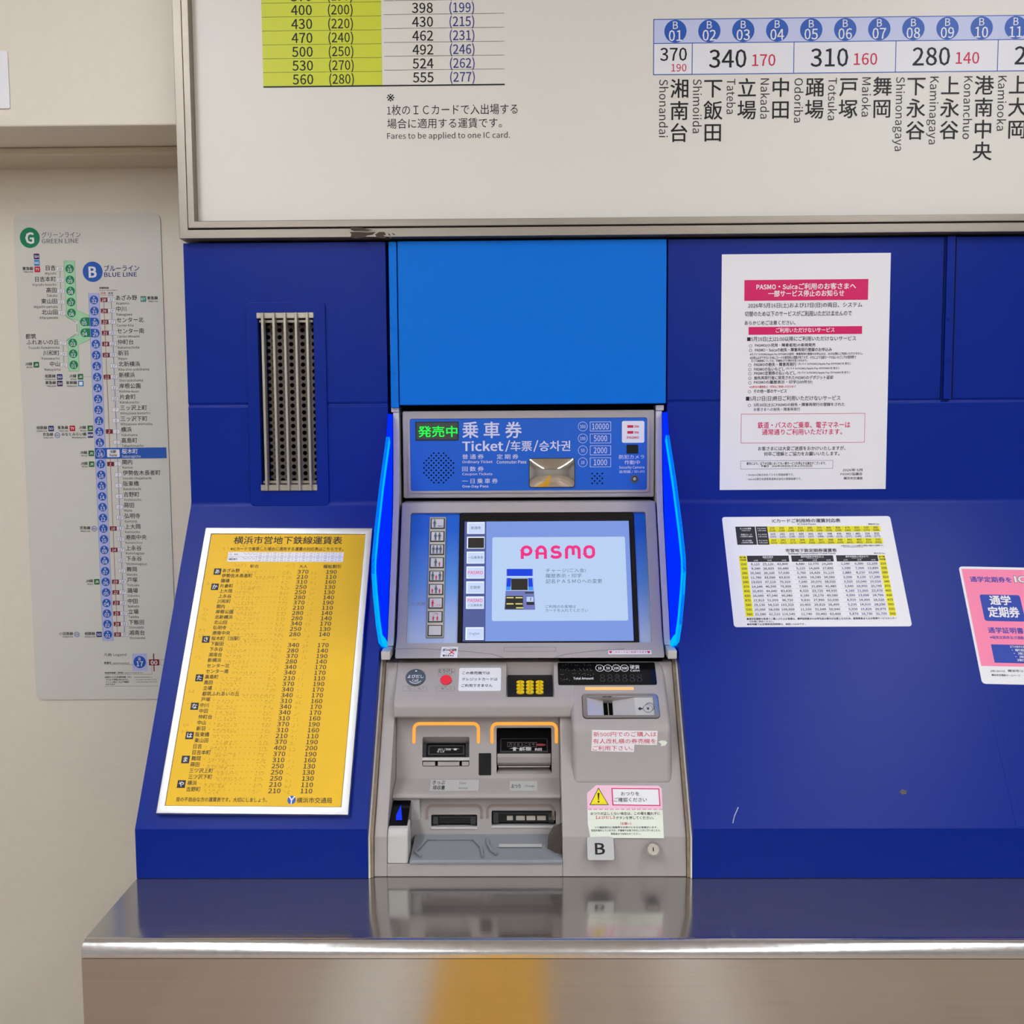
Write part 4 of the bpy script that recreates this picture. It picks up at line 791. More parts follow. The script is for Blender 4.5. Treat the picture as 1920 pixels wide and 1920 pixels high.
# screen unit
SA, SB = (-.016, .5625), (-.117, .342)
SF = Frame((0, SA[0], SA[1]), XF, (0, SA[0]-SB[0], SA[1]-SB[1]))
b = MB(); b.prism([(.05, .5625), (-.016, .5625), (-.117, .342), (-.1505, .3085), (.05, .3085)], -.2262, .2288, G); b.bevel(.003, 2)
q4 = [SF.px(*q) for q in ((771, 961), (1211.5, 960), (1221, 1207), (760, 1213))]
s0, s1, s2, s3 = (q4[0][0]+q4[3][0])/2, (q4[1][0]+q4[2][0])/2, (q4[2][1]+q4[3][1])/2+.003, (q4[0][1]+q4[1][1])/2
tool = MB(); tool.plate(SF, rrect(s0, s2, s1, s3, .004), -.007, .05, G); b.cut(tool)
CH = Frame((0, -.117, .342), XF, (0, .0335, .0335))
for P_ in (((740, 1217), (790, 1216), (880, 1222), (925, 1227), (945, 1234)), ((1040, 1233), (1060, 1227), (1110, 1221), (1170, 1217))): b.ribbon(CH, [CH.px(*q) for q in P_], .0009, .0003, 'label_line')
cb = CH.px(945, 1222); cc = CH.px(1042, 1213); b.flatring(CH, rect(cb[0], cb[1], cc[0], cc[1]), rect(cb[0]+.0006, cb[1]+.0006, cc[0]-.0006, cc[1]-.0006), .0003, 'label_line')
unit = b.build('screen_unit', t, smooth=True)
S7 = SF.up(-.007)
b = MB(); b.plate(S7, rrect(s0, s2, s1, s3, .004), .0002, .0012, 'fade_blue'); b.tb(S7, '一般用', 781, 978, 800, 987, 'sign_blue', .0014); b.tb(S7, '小児用', 772, 1129, 797, 1136, 'ink_grey', .0014); b.build('faded_panel', unit, label='panel fading from blue to pale')
m4 = [S7.px(*q) for q in ((862.5, 962), (1187.5, 962), (1198.5, 1209), (857.5, 1209))]
mb = ((m4[0][0]+m4[3][0])/2, max(s2, (m4[2][1]+m4[3][1])/2), (m4[1][0]+m4[2][0])/2, min(s3, (m4[0][1]+m4[1][1])/2))
d4 = [S7.px(*q) for q in ((871, 979), (1179, 977), (1187.5, 1203), (868, 1203))]
db = ((d4[0][0]+d4[3][0])/2, (d4[2][1]+d4[3][1])/2, (d4[1][0]+d4[2][0])/2, (d4[0][1]+d4[1][1])/2)
b = MB(); b.ring(S7, rrect(*mb, .003), rrect(*db, .001), .001, .0052, 'gloss_black'); b.bevel(.0012, 1).build('monitor_bezel', unit, smooth=True)
b = MB(); b.plate(S7, rect(*db), .0006, .0016, 'scr_blue'); D7 = S7.up(.0018); z5 = 6.4
def V5(x, y): return 900+x/z5, 1000+y/z5
usp = D7.px(911, 1090)[0]; b.flat(D7, rect(db[0], db[1], usp, db[3]), .0000, 'scr_slate')
k4 = [D7.px(*V5(*q)) for q in ((150, 45), (1738, 43), (1780, 1050), (140, 1050))]; kb = ((k4[0][0]+k4[3][0])/2, (k4[2][1]+k4[3][1])/2, (k4[1][0]+k4[2][0])/2, (k4[0][1]+k4[1][1])/2)
b.flat(D7, rrect(*kb, .003), .0001, 'scr_card')
def logo(o, u0, v0, w_, h_, m, hh_):        # drawn word mark of rounded strokes, in a 900 x 162 field
    sx, sy = w_/896., h_/162.; P_ = lambda x, y: (u0+x*sx, v0+(162-y)*sy); sw = 37*sx
    ar = lambda cx, cy, rx, ry, a0, a1, n=14: [P_(cx+rx*math.cos(math.radians(a0+(a1-a0)*i/n)), cy-ry*math.sin(math.radians(a0+(a1-a0)*i/n))) for i in range(n+1)]
    o.ribbon(D7 if o is b else o.fr, [P_(19, 162), P_(19, 65)]+ar(71, 65, 52, 46, 180, -180, 28), sw, hh_, m, caps=False)
    o.ribbon(D7, [P_(197, 162), P_(197, 75)]+ar(247, 75, 50, 56, 180, 0)+[P_(297, 162)], sw, hh_, m, caps=False); o.ribbon(D7, [P_(197, 98), P_(297, 98)], 30*sx, hh_, m, caps=False)
    o.ribbon(D7, [P_(472, 32)]+ar(426, 52, 46, 33, 60, 255, 12)+ar(428, 113, 48, 31, 75, -90, 10)+[P_(398, 143), P_(364, 125)], sw, hh_, m, caps=False)
    o.ribbon(D7, [P_(551, 162), P_(551, 62)]+ar(593, 62, 40, 43, 180, 0)+[P_(633, 118)], sw, hh_, m, caps=False); o.ribbon(D7, ar(663, 62, 40, 43, 140, 0)+[P_(703, 162)], sw, hh_+.00002, m, caps=False)
    o.ribbon(D7, ar(825, 63, 52, 44, 0, 180)+[P_(773, 100)]+ar(825, 100, 52, 44, 180, 360)+[P_(877, 60)], sw, hh_, m, caps=False)
l0 = D7.px(*V5(488, 225)); l1 = D7.px(*V5(1382, 225)); lt = D7.px(*V5(935, 143)); lb = D7.px(*V5(935, 306)); logo(b, l0[0], lb[1], l1[0]-l0[0], lt[1]-lb[1], 'scr_pink', .0002)
def dt(s, x0, y0, x1, y1, m='scr_ink', bold=0.): b.tb(D7, s, *V5(x0, y0), *V5(x1, y1), m, .0002, bold)
dt('チャージ(ご入金)', 790, 422, 1270, 472); dt('履歴表示・印字', 786, 484, 1218, 532); dt('記名ＰＡＳＭＯへの変更', 790, 548, 1466, 600); dt('ご利用のお客様は', 785, 860, 1150, 897); dt('カードを入れてください', 785, 905, 1297, 945)
def poly(pts, m, h=.0002): b.flat(D7, [D7.px(*V5(*q)) for q in pts], h, m)
poly(((318, 428), (635, 428), (635, 512), (663, 918), (294, 918), (318, 512)), 'scr_lilac'); poly(((326, 428), (626, 428), (626, 512), (326, 512)), 'scr_royal', .0003); poly(((318, 512), (635, 512), (636, 536), (316, 536)), 'scr_card', .0003)
poly(((322, 540), (632, 540), (645, 690), (308, 690)), 'scr_card', .0003); poly(((324, 540), (374, 540), (370, 640), (316, 640)), 'scr_royal', .0004); poly(((316, 640), (370, 640), (368, 684), (311, 684)), 'scr_sky', .0004); poly(((578, 540), (628, 540), (636, 640), (580, 640)), 'scr_royal', .0004); poly(((580, 640), (636, 640), (641, 684), (582, 684)), 'scr_sky', .0004)
poly(((374, 545), (573, 545), (573, 682), (374, 682)), 'scr_black', .0005)
poly(((312, 752), (516, 752), (518, 910), (300, 910)), 'scr_black', .0004); poly(((538, 706), (645, 706), (645, 722), (540, 722)), 'scr_black', .0004); poly(((560, 764), (642, 764), (642, 822), (560, 822)), 'scr_card', .0004); poly(((556, 824), (650, 824), (650, 860), (560, 860)), 'scr_black', .0004); poly(((604, 772), (612, 772), (612, 812), (604, 812)), 'scr_black', .0005)
for x0, y0 in ((318, 766), (426, 766), (318, 840), (426, 840), (434, 888)): poly(((x0, y0), (x0+84, y0), (x0+86, y0+14), (x0, y0+14)), 'scr_yellow', .0006)
for x0, y0 in ((410, 766), (516, 900)): pass
Kz = 12.8
tu_, bu_ = D7.px(892, 990), D7.px(889, 1189); kw = (D7.px(907.5, 990)[0]-D7.px(874.7, 990)[0]); kh = (D7.px(891, 979)[1]-D7.px(891, 1001)[1])
for y, s, sp in ((990, '普通券', 0), (1017.5, '', 1), (1045.5, '一日乗車券', 0), (1073.5, 'PASMO', 2), (1101.5, '定期券', 0), (1130, 'PASMO', 3), (1188, 'English', 0)):
    u, v = D7.px(890.5, y)[0], D7.px(890.5, y)[1]; u = (db[0]+usp)/2+.0008
    b.flat(D7, rect(u-kw/2, v-kh/2, u+kw/2, v+kh/2), .0002, 'scr_white'); b.flat(D7, rect(u-kw/2+.002, v-kh/2+.001, u+kw/2-.0008, v+kh/2-.002), .0003, 'scr_key' if sp != 1 else 'scr_black')
    if sp in (0,) : b.tl(D7, s, u, v, .0062 if len(s) < 5 else .0056, 'scr_ink', 'c', h=.0004)
    if sp == 2: b.tl(D7, s, u, v, .0088, 'scr_pink', 'c', h=.0004, bold=.01)
    if sp == 3: b.tl(D7, s, u, v+.004, .0088, 'scr_pink', 'c', h=.0004, bold=.01); b.tl(D7, '一日乗車券', u, v-.0048, .0052, 'scr_ink', 'c', h=.0004)
b.build('display', unit, label='lit screen with a pink word mark')
# passenger buttons
f4 = [S7.px(*q) for q in ((806.3, 970.7), (837.2, 970.7), (831.7, 1196.6), (798.9, 1196.6))]; fb = ((f4[0][0]+f4[3][0])/2, (f4[2][1]+f4[3][1])/2, (f4[1][0]+f4[2][0])/2, (f4[0][1]+f4[1][1])/2)
b = MB(); b.plate(S7, rect(*fb), .001, .0035, 'label_line'); b.plate(S7, rect(fb[0]+.0012, fb[1]+.001, fb[2]-.0012, fb[3]-.001), .003, .0038, 'slat_metal'); b.build('button_rail', unit)
v9a = S7.px(821.5, 983.2)[1]; v9b = S7.px(815, 1183.5)[1]; uc_ = (fb[0]+fb[2])/2
def person(o, fr, u, v, h_, m, hh_):
    o.flat(fr, circ(u, v+h_*.40, h_*.10, 12), hh_, m)
    o.flat(fr, [(u-h_*.12, v+h_*.28), (u+h_*.12, v+h_*.28), (u+h_*.21, v-h_*.06), (u+h_*.16, v-h_*.08), (u+h_*.10, v+h_*.08), (u+h_*.11, v-h_*.5), (u+h_*.02, v-h_*.5), (u, v-h_*.12), (u-h_*.02, v-h_*.5), (u-h_*.11, v-h_*.5), (u-h_*.10, v+h_*.08), (u-h_*.16, v-h_*.08), (u-h_*.21, v-h_*.06)], hh_, m)
lay = [[(-.0055, 1)], [(-.0032, 1), (.0038, 1)], [(-.0064, 1), (0, 1), (.0062, 1)], [(-.0018, 1), (.0048, 0)], [(-.0064, 1), (-.0002, 0), (.0062, 1)], [(-.0062, 0), (0, 1), (.0062, 0)], [(-.0052, 2)], [(-.0034, 0), (.0036, 0)], []]
for k in range(9):
    v = v9a+(v9b-v9a)*k/8; b = MB(); ww, wh = .0122, .0094
    b.plate(S7, rect(uc_-ww-.0006, v-wh-.0006, uc_+ww+.0006, v+wh+.0006), .0036, .0042, 'soft_black'); b.plate(S7, rect(uc_-ww+.0016, v-wh+.0016, uc_+ww-.0016, v+wh-.0010), .0040, .0050, 'machine_pale')
    for dx, ad in lay[k]:
        hgt = .0148 if ad == 1 else .0128 if ad == 2 else .0088; person(b, S7, uc_+dx, v-(0 if ad == 1 else .0006 if ad == 2 else .0028), hgt, 'call_grey' if ad == 1 else 'ink_red', .0053)
    if k == 0: b.tl(S7, '一般大人', uc_+.0042, v-.005, .0028, 'call_grey', 'c', h=.0053, bold=.02)
    if k in (6, 7): b.tl(S7, 'こども', uc_+(.004 if k == 6 else 0), v+(-.004 if k == 6 else .005), .0034, 'ink_red', 'c', h=.0053, bold=.02)
    b.build('passenger_button', unit)
b = MB(); st4 = [CH.px(*q) for q in ((828.5, 1213), (859, 1213), (857, 1233.5), (825, 1233.5))]; b.flat(CH, st4, .0004, 'chip_white')
b.tb(CH, '新500円硬貨', 831, 1216.5, 856, 1221, 'ink', .0006, .02); u, v = CH.px(843, 1220); b.flatring(CH, circ(u, v, .0118, 24, .0058), circ(u, v, .0112, 24, .0053), .0005, 'ink_grey')
for sg in (-1, 1): b.line(CH, CH.px(847-5*sg, 1219.5), CH.px(847+5*sg, 1227), .0016, .0007, 'cancel_red')
b.tb(CH, '使えません', 830, 1227.5, 851, 1231.5, 'ink_black', .0006, .04); b.build('coin_sticker', unit, label='small white sticker with a red cross')
b = MB(); b.rp(CH, 1140.5, 1219.5, 1221.5, 1227, 'chip_white', h=.0004); b.tb(CH, '♥このカードはご利用できます♥', 1142, 1220.8, 1219, 1225.6, 'ink_red', .0006, .01); b.build('card_strip_sticker', unit, label='narrow white strip with pink lettering')

# side frames and glowing fins
cl = [(740, 776), (736.5, 953), (733, 1088), (728, 1196), (727, 1216)]
fpts = [(729, 776), (726.7, 819), (714.5, 907), (705, 990), (699.8, 1046.5), (699.3, 1076), (702, 1117), (707.6, 1173.7), (712.5, 1205.5), (718, 1212), (726.7, 1217)]
front = [on_x(x, y, -.2462) for x, y in fpts]; front = [(p.y, p.z) for p in front]
strip_front = [(.006, .7245), (-.002, .62), (-.017, .55), (-.050, .475), (-.088, .39), (-.119, .3235)]
def back_y(z):
    for (ya, za), (yb, zb) in zip(strip_front, strip_front[1:]):
        if za >= z >= zb: return ya+(yb-ya)*(za-z)/(za-zb)
    return strip_front[0][0] if z > .6 else strip_front[-1][0]
for sg in (-1, 1):
    b = MB(); b.prism(strip_front+[(.05, .3235), (.05, .7245)], sg*.2425, sg*.2312, 'machine_pale'); b.prism([(.004, .7245), (.004, .7345), (.05, .7345), (.05, .7245)], sg*.2455, sg*.2312, 'machine_pale')
    b.box(*sorted((sg*.2478, sg*.2325)), -.157, .02, .3082, .3228, 'machine_pale'); b.bevel(.0015, 2).build('side_frame', t, smooth=True)
    # close-fitting polygon of the fin between its front rim and the frame behind it
    inner = [(back_y(z)+.004, z) for y, z in reversed(front)]
    b = MB(); b.prism(front+inner, sg*.2482, sg*.2436, 'fin_blue'); fin = b.build('light_fin', t)
    n_ = len(front); rim = []
    cen = (sum(p[0] for p in front)/n_, sum(p[1] for p in front)/n_)
    off = []
    for k in range(n_):
        a, c_ = front[max(k-1, 0)], front[min(k+1, n_-1)]; d = Vector((c_[0]-a[0], c_[1]-a[1])).normalized(); nn = Vector((-d.y, d.x)); nn = nn if nn.x > 0 else -nn
        wd = .0145 if 0 < k < n_-1 else .006; off.append((front[k][0]+nn.x*wd, front[k][1]+nn.y*wd))
    b = MB()
    for k in range(1, n_-1): b.prism([front[k], front[k+1], off[k+1], off[k]], sg*.2485, sg*.2431, 'fin_rim')
    b.build('light_rim', fin, label='brighter cyan front rim')

# lower body
MP = [(-.134, .2985), (-.300, .062), (-.307, .0005)]
b = MB(); b.prism(MP+[(.05, .0005), (.05, .2985)], -.2425, -.222, G); b.prism(MP+[(.05, .0005), (.05, .2985)], .0505, .2425, G); b.prism([(-.307, .0005), (-.3055, .0205), (.05, .0205), (.05, .0005)], -.2221, .0506, G)
b.bevel(.0016, 2).build('casing', t, smooth=True)
MF = Frame((0, -.134, .2985), XF, (0, .166, .2365))
for sg in (-1, 1):
    b = MB(); pr = [(-.132, .3085), (-.143, .2985), (-.3085, .064), (-.3115, .0005), (-.29, .0005), (-.12, .30)]
    b.prism([(y+.002, z) for y, z in pr], sg*.2472, sg*.2428, 'seal_foam'); b.prism([(y-.001, z) for y, z in pr], sg*.2500, sg*.2474, 'seal_white'); b.build('edge_seal', t)
# recess in the middle
RP = [(-.165, .235), (-.165, .222), (-.190, .1165), (-.228, .1075), (-.2345, .1045), (-.236, .0995), (-.233, .0965), (-.2135, .0915), (-.2255, .0355), (-.2255, .0215), (-.10, .0215), (-.10, .235)]
P1 = Frame((0, -.165, .222), XF, (0, .025, .1055)); LG = Frame((0, -.190, .1165), XF, (0, .038, .009)); P2 = Frame((0, -.2135, .0915), XF, (0, .012, .056))
rc = MB(); rc.prism(RP, -.2218, .0503, G); rc.bevel(.0014, 2, 20)
zd = 3.0968
def R5(x, y): return 690+x/zd, 1220+y/zd
tb1 = rc.box_px(P1, *R5(316, 500), *R5(588, 672)); tb2 = rc.box_px(P1, *R5(746, 448), *R5(1066, 717))
ze = 3.0476
def R6(x, y): return 680+x/ze, 1440+y/ze
tb3 = rc.box_px(P2, *R6(391, 266), *R6(655, 350)); tb4 = rc.box_px(P2, *R6(736, 243), *R6(1104, 343))
T_ = []
for fr, q in ((P1, tb1), (P1, tb2), (P2, tb3), (P2, tb4)):
    k = MB(); k.plate(fr, rrect(*q, .0025), -.03, .03, G); T_.append(k)
rc.cut(*T_)
recess = rc.build('recess_panel', t, smooth=True)
def lampu(fr, q0, q1, m, name, wd=.0052, par=t):
    b = MB(); x0, y0 = fr.px(*q0); x1, y1 = fr.px(*q1); r = .009
    L = [(x0, y1), (x0, y0-r)]+[(x0+r-r*math.cos(math.radians(a)), y0-r+r*math.sin(math.radians(a))) for a in range(15, 90, 15)]+[(x0+r, y0), (x1-r, y0)]+[(x1-r+r*math.sin(math.radians(a)), y0-r+r*math.cos(math.radians(a))) for a in range(15, 90, 15)]+[(x1, y0-r), (x1, y1)]
    b.ribbon(fr, L, wd, .0003, m, .0012); return b.build(name, par)
lampu(P1, R5(268, 424), R5(641, 530), 'lamp_orange', 'guide_lamp'); lampu(P1, R5(720, 424), R5(1094, 530), 'lamp_orange', 'guide_lamp')
lampu(P2, R6(367, 214), R6(679, 285), 'lamp_off', 'guide_lamp', .0044); lampu(P2, R6(713, 213), R6(1090, 282), 'lamp_off', 'guide_lamp', .0044)
# ticket outlet
def slot(name, fr, q, dep=.028):
    b = MB(); b.plate(fr, rect(q[0], q[1], q[2], q[3]), -.0298, -dep, 'hole_black'); w0, w1 = q[0], q[2]
    return b
u0, v0, u1, v1 = tb1; b = slot('ticket_outlet', P1, tb1)
b.solid([P1.w(u0, v1, -.002), P1.w(u1, v1, -.002), P1.w(u1, v1-.012, -.02), P1.w(u0, v1-.012, -.02)], [P1.w(u0, v1, -.02), P1.w(u1, v1, -.02), P1.w(u1, v1-.012, -.026), P1.w(u0, v1-.012, -.026)], G)
b.plate(P1, rect(u0, v0+.015, u0+.006, v1-.012), -.026, -.003, 'soft_black'); b.plate(P1, rect(u1-.006, v0+.015, u1, v1-.012), -.026, -.003, 'soft_black')
wv0, wv1 = v0+.0155, v1-.0125; PB = Frame(P1.w(0, wv0, -.004), P1.u, P1.w(0, wv1, -.014)-P1.w(0, wv0, -.004)); hL = (P1.w(0, wv1, -.014)-P1.w(0, wv0, -.004)).length
b.plate(PB, rect(u0+.006, 0, u1-.006, hL), -.002, 0, 'gloss_black'); b.ring(PB, rect(u0+.009, .003, u1-.009, hL-.003), rect(u0+.011, .005, u1-.011, hL-.005), 0, .001, 'dark_rail')
b.tl(PB, '出口 ご利用', u0+.036, hL*.55, .0042, 'label_grey', 'c', h=.0006, bold=.03); b.tl(PB, 'きっぷ', u0+.03, hL*.38, .0042, 'label_grey', 'c', h=.0006, bold=.03); b.flat(PB, [(u0+.046, hL*.58), (u0+.054, hL*.64), (u0+.062, hL*.58), (u0+.0565, hL*.58), (u0+.0565, hL*.48), (u0+.0515, hL*.48), (u0+.0515, hL*.58)], .0006, 'label_grey')
b.plate(P1, rect(u0, v0+.0095, u1, v0+.0145), -.02, .001, 'machine_pale')
for a, c_ in ((0, .28), (.315, .80), (.83, 1)): b.plate(P1, rect(u0+(u1-u0)*a+.001, v0+.001, u0+(u1-u0)*c_-.001, v0+.0075), -.02, -.002, G)
b.build('ticket_outlet', t)
u0, v0, u1, v1 = tb2; b = slot('bill_outlet', P1, tb2); hv = v1-v0; wv0 = v0+hv*.43
PB = Frame(P1.w(0, wv0, -.003), P1.u, P1.w(0, v1-.004, -.026)-P1.w(0, wv0, -.003)); hL = (P1.w(0, v1-.004, -.026)-P1.w(0, wv0, -.003)).length
b.plate(PB, rect(u0+.001, 0, u1-.001, hL), -.002, 0, 'gloss_black'); b.ring(PB, rect(u0+.006, .002, u1-.006, hL*.62), rect(u0+.008, .0055, u1-.008, hL*.6), 0, .001, 'dark_rail')
for k in range(4): x = u0+.018+k*.0127; b.flatring(PB, rect(x, hL*.28, x+.0112, hL*.47), rect(x+.0005, hL*.28+.0005, x+.0107, hL*.47-.0005), .0006, 'label_line'); b.tl(PB, ('万', '五', '二', '千')[k], x+.0056, hL*.375, .0062, 'label_line', 'c', h=.0006)
b.flat(PB, [(u0+.021, hL*.20), (u0+.030, hL*.27), (u0+.039, hL*.20), (u0+.0325, hL*.215), (u0+.0325, hL*.12), (u0+.0275, hL*.12), (u0+.0275, hL*.215)], .0007, 'label_grey'); b.tl(PB, '紙幣', u0+.048, hL*.17, .0095, 'label_grey', 'c', h=.0006, bold=.03, st=1.1); b.tl(PB, 'Bill', u0+.07, hL*.17, .0075, 'label_grey', 'c', h=.0006, bold=.03, st=1.2)
b.flat(PB, circ(u0+.074, hL*.36, .0085, 20, .0022), .0006, 'rail_red')
b.prism([(P1.w(0, wv0, -.002).y, P1.w(0, wv0, 0).z), (P1.w(0, wv0, .004).y, P1.w(0, wv0-.004, 0).z), (P1.w(0, wv0, .002).y, P1.w(0, wv0-.014, 0).z), (P1.w(0, wv0, -.004).y, P1.w(0, wv0-.0205, 0).z), (P1.w(0, wv0, -.02).y, P1.w(0, wv0-.02, 0).z), (P1.w(0, wv0, -.02).y, P1.w(0, wv0, 0).z)], u0+.0015, u1-.0015, G)
b.plate(P1, rect(u0+.003, v0+hv*.145, u1-.003, v0+hv*.17), -.02, -.003, G)
for a, c_ in ((.05, .22), (.25, .73), (.77, .92)): b.plate(P1, rect(u0+(u1-u0)*a, v0+hv*.195, u0+(u1-u0)*c_, v0+hv*.215), -.02, -.008, 'label_line')
b.solid([P1.w(u0, v0, 0), P1.w(u1, v0, 0), P1.w(u1, v0, -.03), P1.w(u0, v0, -.03)], [P1.w(u0, v0+.0005, 0), P1.w(u1, v0+.0005, 0), P1.w(u1-.004, v0+hv*.13, -.024), P1.w(u0+.004, v0+hv*.13, -.024)], G)
b.build('bill_slot', t)
b = MB(); b.plate(P1, rrect(*b.box_px(P1, *R5(643, 595), *R5(715, 723)), .0015), 0, .0008, 'gloss_black'); b.build('sensor_window', t)
b = MB(); q = b.box_px(LG, *R5(362, 753), *R5(643, 814)); b.plate(LG, rrect(*q, .0015), 0, .0008, 'label_grey'); b.tb(LG, 'きっぷ', *R5(376, 756), *R5(448, 780), 'ink', .001, .008); b.tb(LG, '領収書', *R5(376, 786), *R5(447, 810), 'ink', .001, .008); b.tb(LG, 'Ticket', *R5(528, 766), *R5(570, 778), 'ink_grey', .001, .01); b.tb(LG, 'Receipt', *R5(527, 795), *R5(580, 808), 'ink_grey', .001, .01); b.build('ticket_label', t, label='pale label strip for tickets and receipts')
b = MB(); q = b.box_px(LG, *R5(823, 760), *R5(983, 814)); b.plate(LG, rrect(*q, .0015), 0, .0008, 'label_grey'); b.tb(LG, 'おつり', *R5(833, 778), *R5(886, 802), 'ink', .001, .01); b.tb(LG, 'Change', *R5(911, 783), *R5(967, 798), 'ink_grey', .001, .014); b.build('change_label', t, label='small pale label for change')
for q, nm, bars in ((tb3, 'card_slot', 0), (tb4, 'change_outlet', 1)):
    u0, v0, u1, v1 = q; b = MB(); b.plate(P2, rect(*q), -.0298, -.02, 'hole_black'); b.plate(P2, rect(u0+.001, v0+.007, u1-.001, v1-.001), -.02, -.012, 'gloss_black')
    b.plate(P2, rect(u0, v0+.0005, u1, v0+.0042), -.02, .0016, 'machine_pale')
    for a in (u0+.003, u1-.011): b.plate(P2, rect(a, v0+.007, a+.008, v1-.004), -.02, -.006, 'dark_rail')
    b.plate(P2, rect(u0+.012, v1-.006, u1-.012, v1-.0045), -.02, -.008, 'dark_rail')
    if bars:
        for k in range(5): x = u0+.026+k*.0172; hwid = .005 if k in (0, 4) else .0072; b.plate(P2, rrect(x+.004-hwid, v1-.0165, x+.004+hwid, v1-.0095, .001), -.012, -.006, 'slat_metal')
    b.build(nm, t)
# tray
TR = Frame((0, -.2255, .0355), XF, (0, .0755, .0065))
b = MB(); b.prism([(-.2255, .0355), (-.232, .0345), (-.297, .0275), (-.3065, .0275), (-.3085, .0255), (-.3085, .0212), (-.2255, .0212)], -.187, .0503, 'tray_grey'); b.bevel(.0012, 2, 20)
for P_, m_ in ((((788, 1606), (779, 1598), (801, 1575), (887, 1575), (902, 1590), (905, 1607)), 'lamp_off'),):
    Q_ = [TR.px(*q) for q in P_]; b.ribbon(TR, Q_, .0028, .0004, 'tray_grey', .0026)
Q_ = [TR.px(*q) for q in ((914, 1574), (915, 1585), (922, 1597), (930, 1602))]; b.ribbon(TR, Q_, .004, .0004, 'tray_grey', .003)
q4 = [TR.px(*q) for q in ((936, 1583), (1016, 1583), (1016, 1589), (935, 1589))]; b.flat(TR, q4, .0006, 'label_grey')
b.build('change_tray', t, smooth=True, label='darker grey plastic tray')
b = MB(); FLq = [(1057, 1533), (1037, 1548), (1028, 1568), (1025, 1592), (1050, 1586), (1053, 1560)]
pts = [on_y(x, y, -.262) for x, y in FLq]; pts2 = [p+Vector((0, .0025, 0)) for p in pts]
for k, p in enumerate(pts): p.y += (-.02, -.004, .004, -.012, -.03, -.028)[k]
pts2 = [p+Vector((.0005, .0025, 0)) for p in pts]; b.solid(pts, pts2, 'smoke_plastic'); b.build('broken_flap', t, label='torn smoky plastic flap')
# lower left block with dark window
b = MB(); b.prism([(-.19, .1035), (-.2185, .1025), (-.2255, .099), (-.2285, .093), (-.213, .02), (-.19, .02)], -.2217, -.1785, 'machine_pale'); b.prism([(-.262, .0755), (-.2935, .0725), (-.3005, .064), (-.3065, .0205), (-.262, .0205)], -.2217, -.1895, 'machine_pale'); b.bevel(.003, 3).build('reader_housing', t, smooth=True)
b = MB(); b.prism([(-.2265, .0935), (-.285, .0735), (-.285, .05), (-.2265, .05)], -.2205, -.1925, 'gloss_black'); FRd = Frame((0, -.2265, .0935), XF, (0, .0585, .02)); b.flat(FRd, [FRd.px(*q) for q in ((752, 1509), (754, 1538), (742, 1538), (743, 1528))], .0004, 'reflection_blue'); b.build('reader_window', t, label='black window with a painted blue reflection')
# control deck
DA, DL = (-.134, .2985), (-.1935, .2492)
DF = Frame((0, *DA), XF, (0, DA[0]-DL[0], DA[1]-DL[1]))
dk = MB(); dk.prism([(-.06, .2985), DA, DL, (-.1985, .2435), (-.2005, .238), (-.2005, .2235), (-.197, .2205), (-.15, .2205), (-.06, .25)], -.2224, .0755, G); dk.bevel(.0022, 2, 20)
kx0 = DF.px(949.3, 1244)[0]; kx1 = DF.px(1037.8, 1244)[0]; kb_ = on_y(994, 1308, 0); kv = DF.px(994, 1307.5)[1]; kB = DF.w(0, kv)
tool = MB(); tool.solid([(kx0, -.1335, .31), (kx0, -.1335, .274), (kx0, kB.y, kB.z), (kx0, kB.y-.02, kB.z+.04)], [(kx1, -.1335, .31), (kx1, -.1335, .274), (kx1, kB.y, kB.z), (kx1, kB.y-.02, kB.z+.04)], G)
dk.cut(tool)
def dtb(o, s, x0, y0, x1, y1, m='ink', bold=0., h=.0004): o.tb(DF, s, *R5(x0, y0), *R5(x1, y1), m, h, bold)
dtb(dk, 'とりけし', 412, 107, 500, 128, 'ink'); dtb(dk, 'Cancel', 425, 129, 487, 140, 'ink_grey'); dk.frp(DF, *R5(408, 104), *R5(505, 147), .0004, 'label_line', h=.0003, r=.002)
for x0, x1 in ((200, 343), (395, 503)):
    dk.frp(DF, *R5(x0, 207), *R5(x1, 235), .0004, 'label_line', h=.0003, r=.002)
    for k in range(16): u, v = DF.px(*R5(x0+20+random.random()*(x1-x0-35), 213+random.random()*16)); dk.flat(DF, circ(u, v, .0007, 6), .0004, 'label_line')
deck = dk.build('control_deck', t, smooth=True)
b = MB(); u, v = DF.px(*R5(277, 158)); rr = .0166; b.plate(DF, circ(u, v, rr, 40), 0, .0025, 'call_grey'); b.tl(DF, 'よびだし', u, v+.001, .0082, 'chip_white', 'c', h=.0027, bold=.01, st=.86); b.tl(DF, 'Call', u, v-.007, .0066, 'chip_white', 'c', h=.0027, bold=.01); b.ribbon(DF, [(u+.0115*math.cos(math.radians(a)), v-.0015+.0115*math.sin(math.radians(a))) for a in range(215, 330, 10)], .0011, .0027, 'chip_white'); b.flat(DF, rect(u-.0014, v+.011, u+.0014, v+.0135), .0027, 'chip_white'); b.build('call_button', t, label='round dark grey button')
b = MB(); u, v = DF.px(*R5(453, 173)); b.plate(DF, circ(u, v, .0096, 32), 0, .003, 'cancel_red'); b.bevel(.0008, 2).build('cancel_button', t, smooth=True, label='round red button')
b = MB(); q = b.box_px(DF, *R5(527, 101), *R5(772, 235)); b.plate(DF, rrect(*q, .003), 0, .0006, 'chip_white')
for k, (s, x0, x1) in enumerate((('この券売機では', 548, 708), ('クレジットカードは', 546, 752), ('ご利用できません', 543, 722))): dtb(b, s, x0, 122+k*36.5, x1, 140+k*36.5, 'ink', .006, .0009)
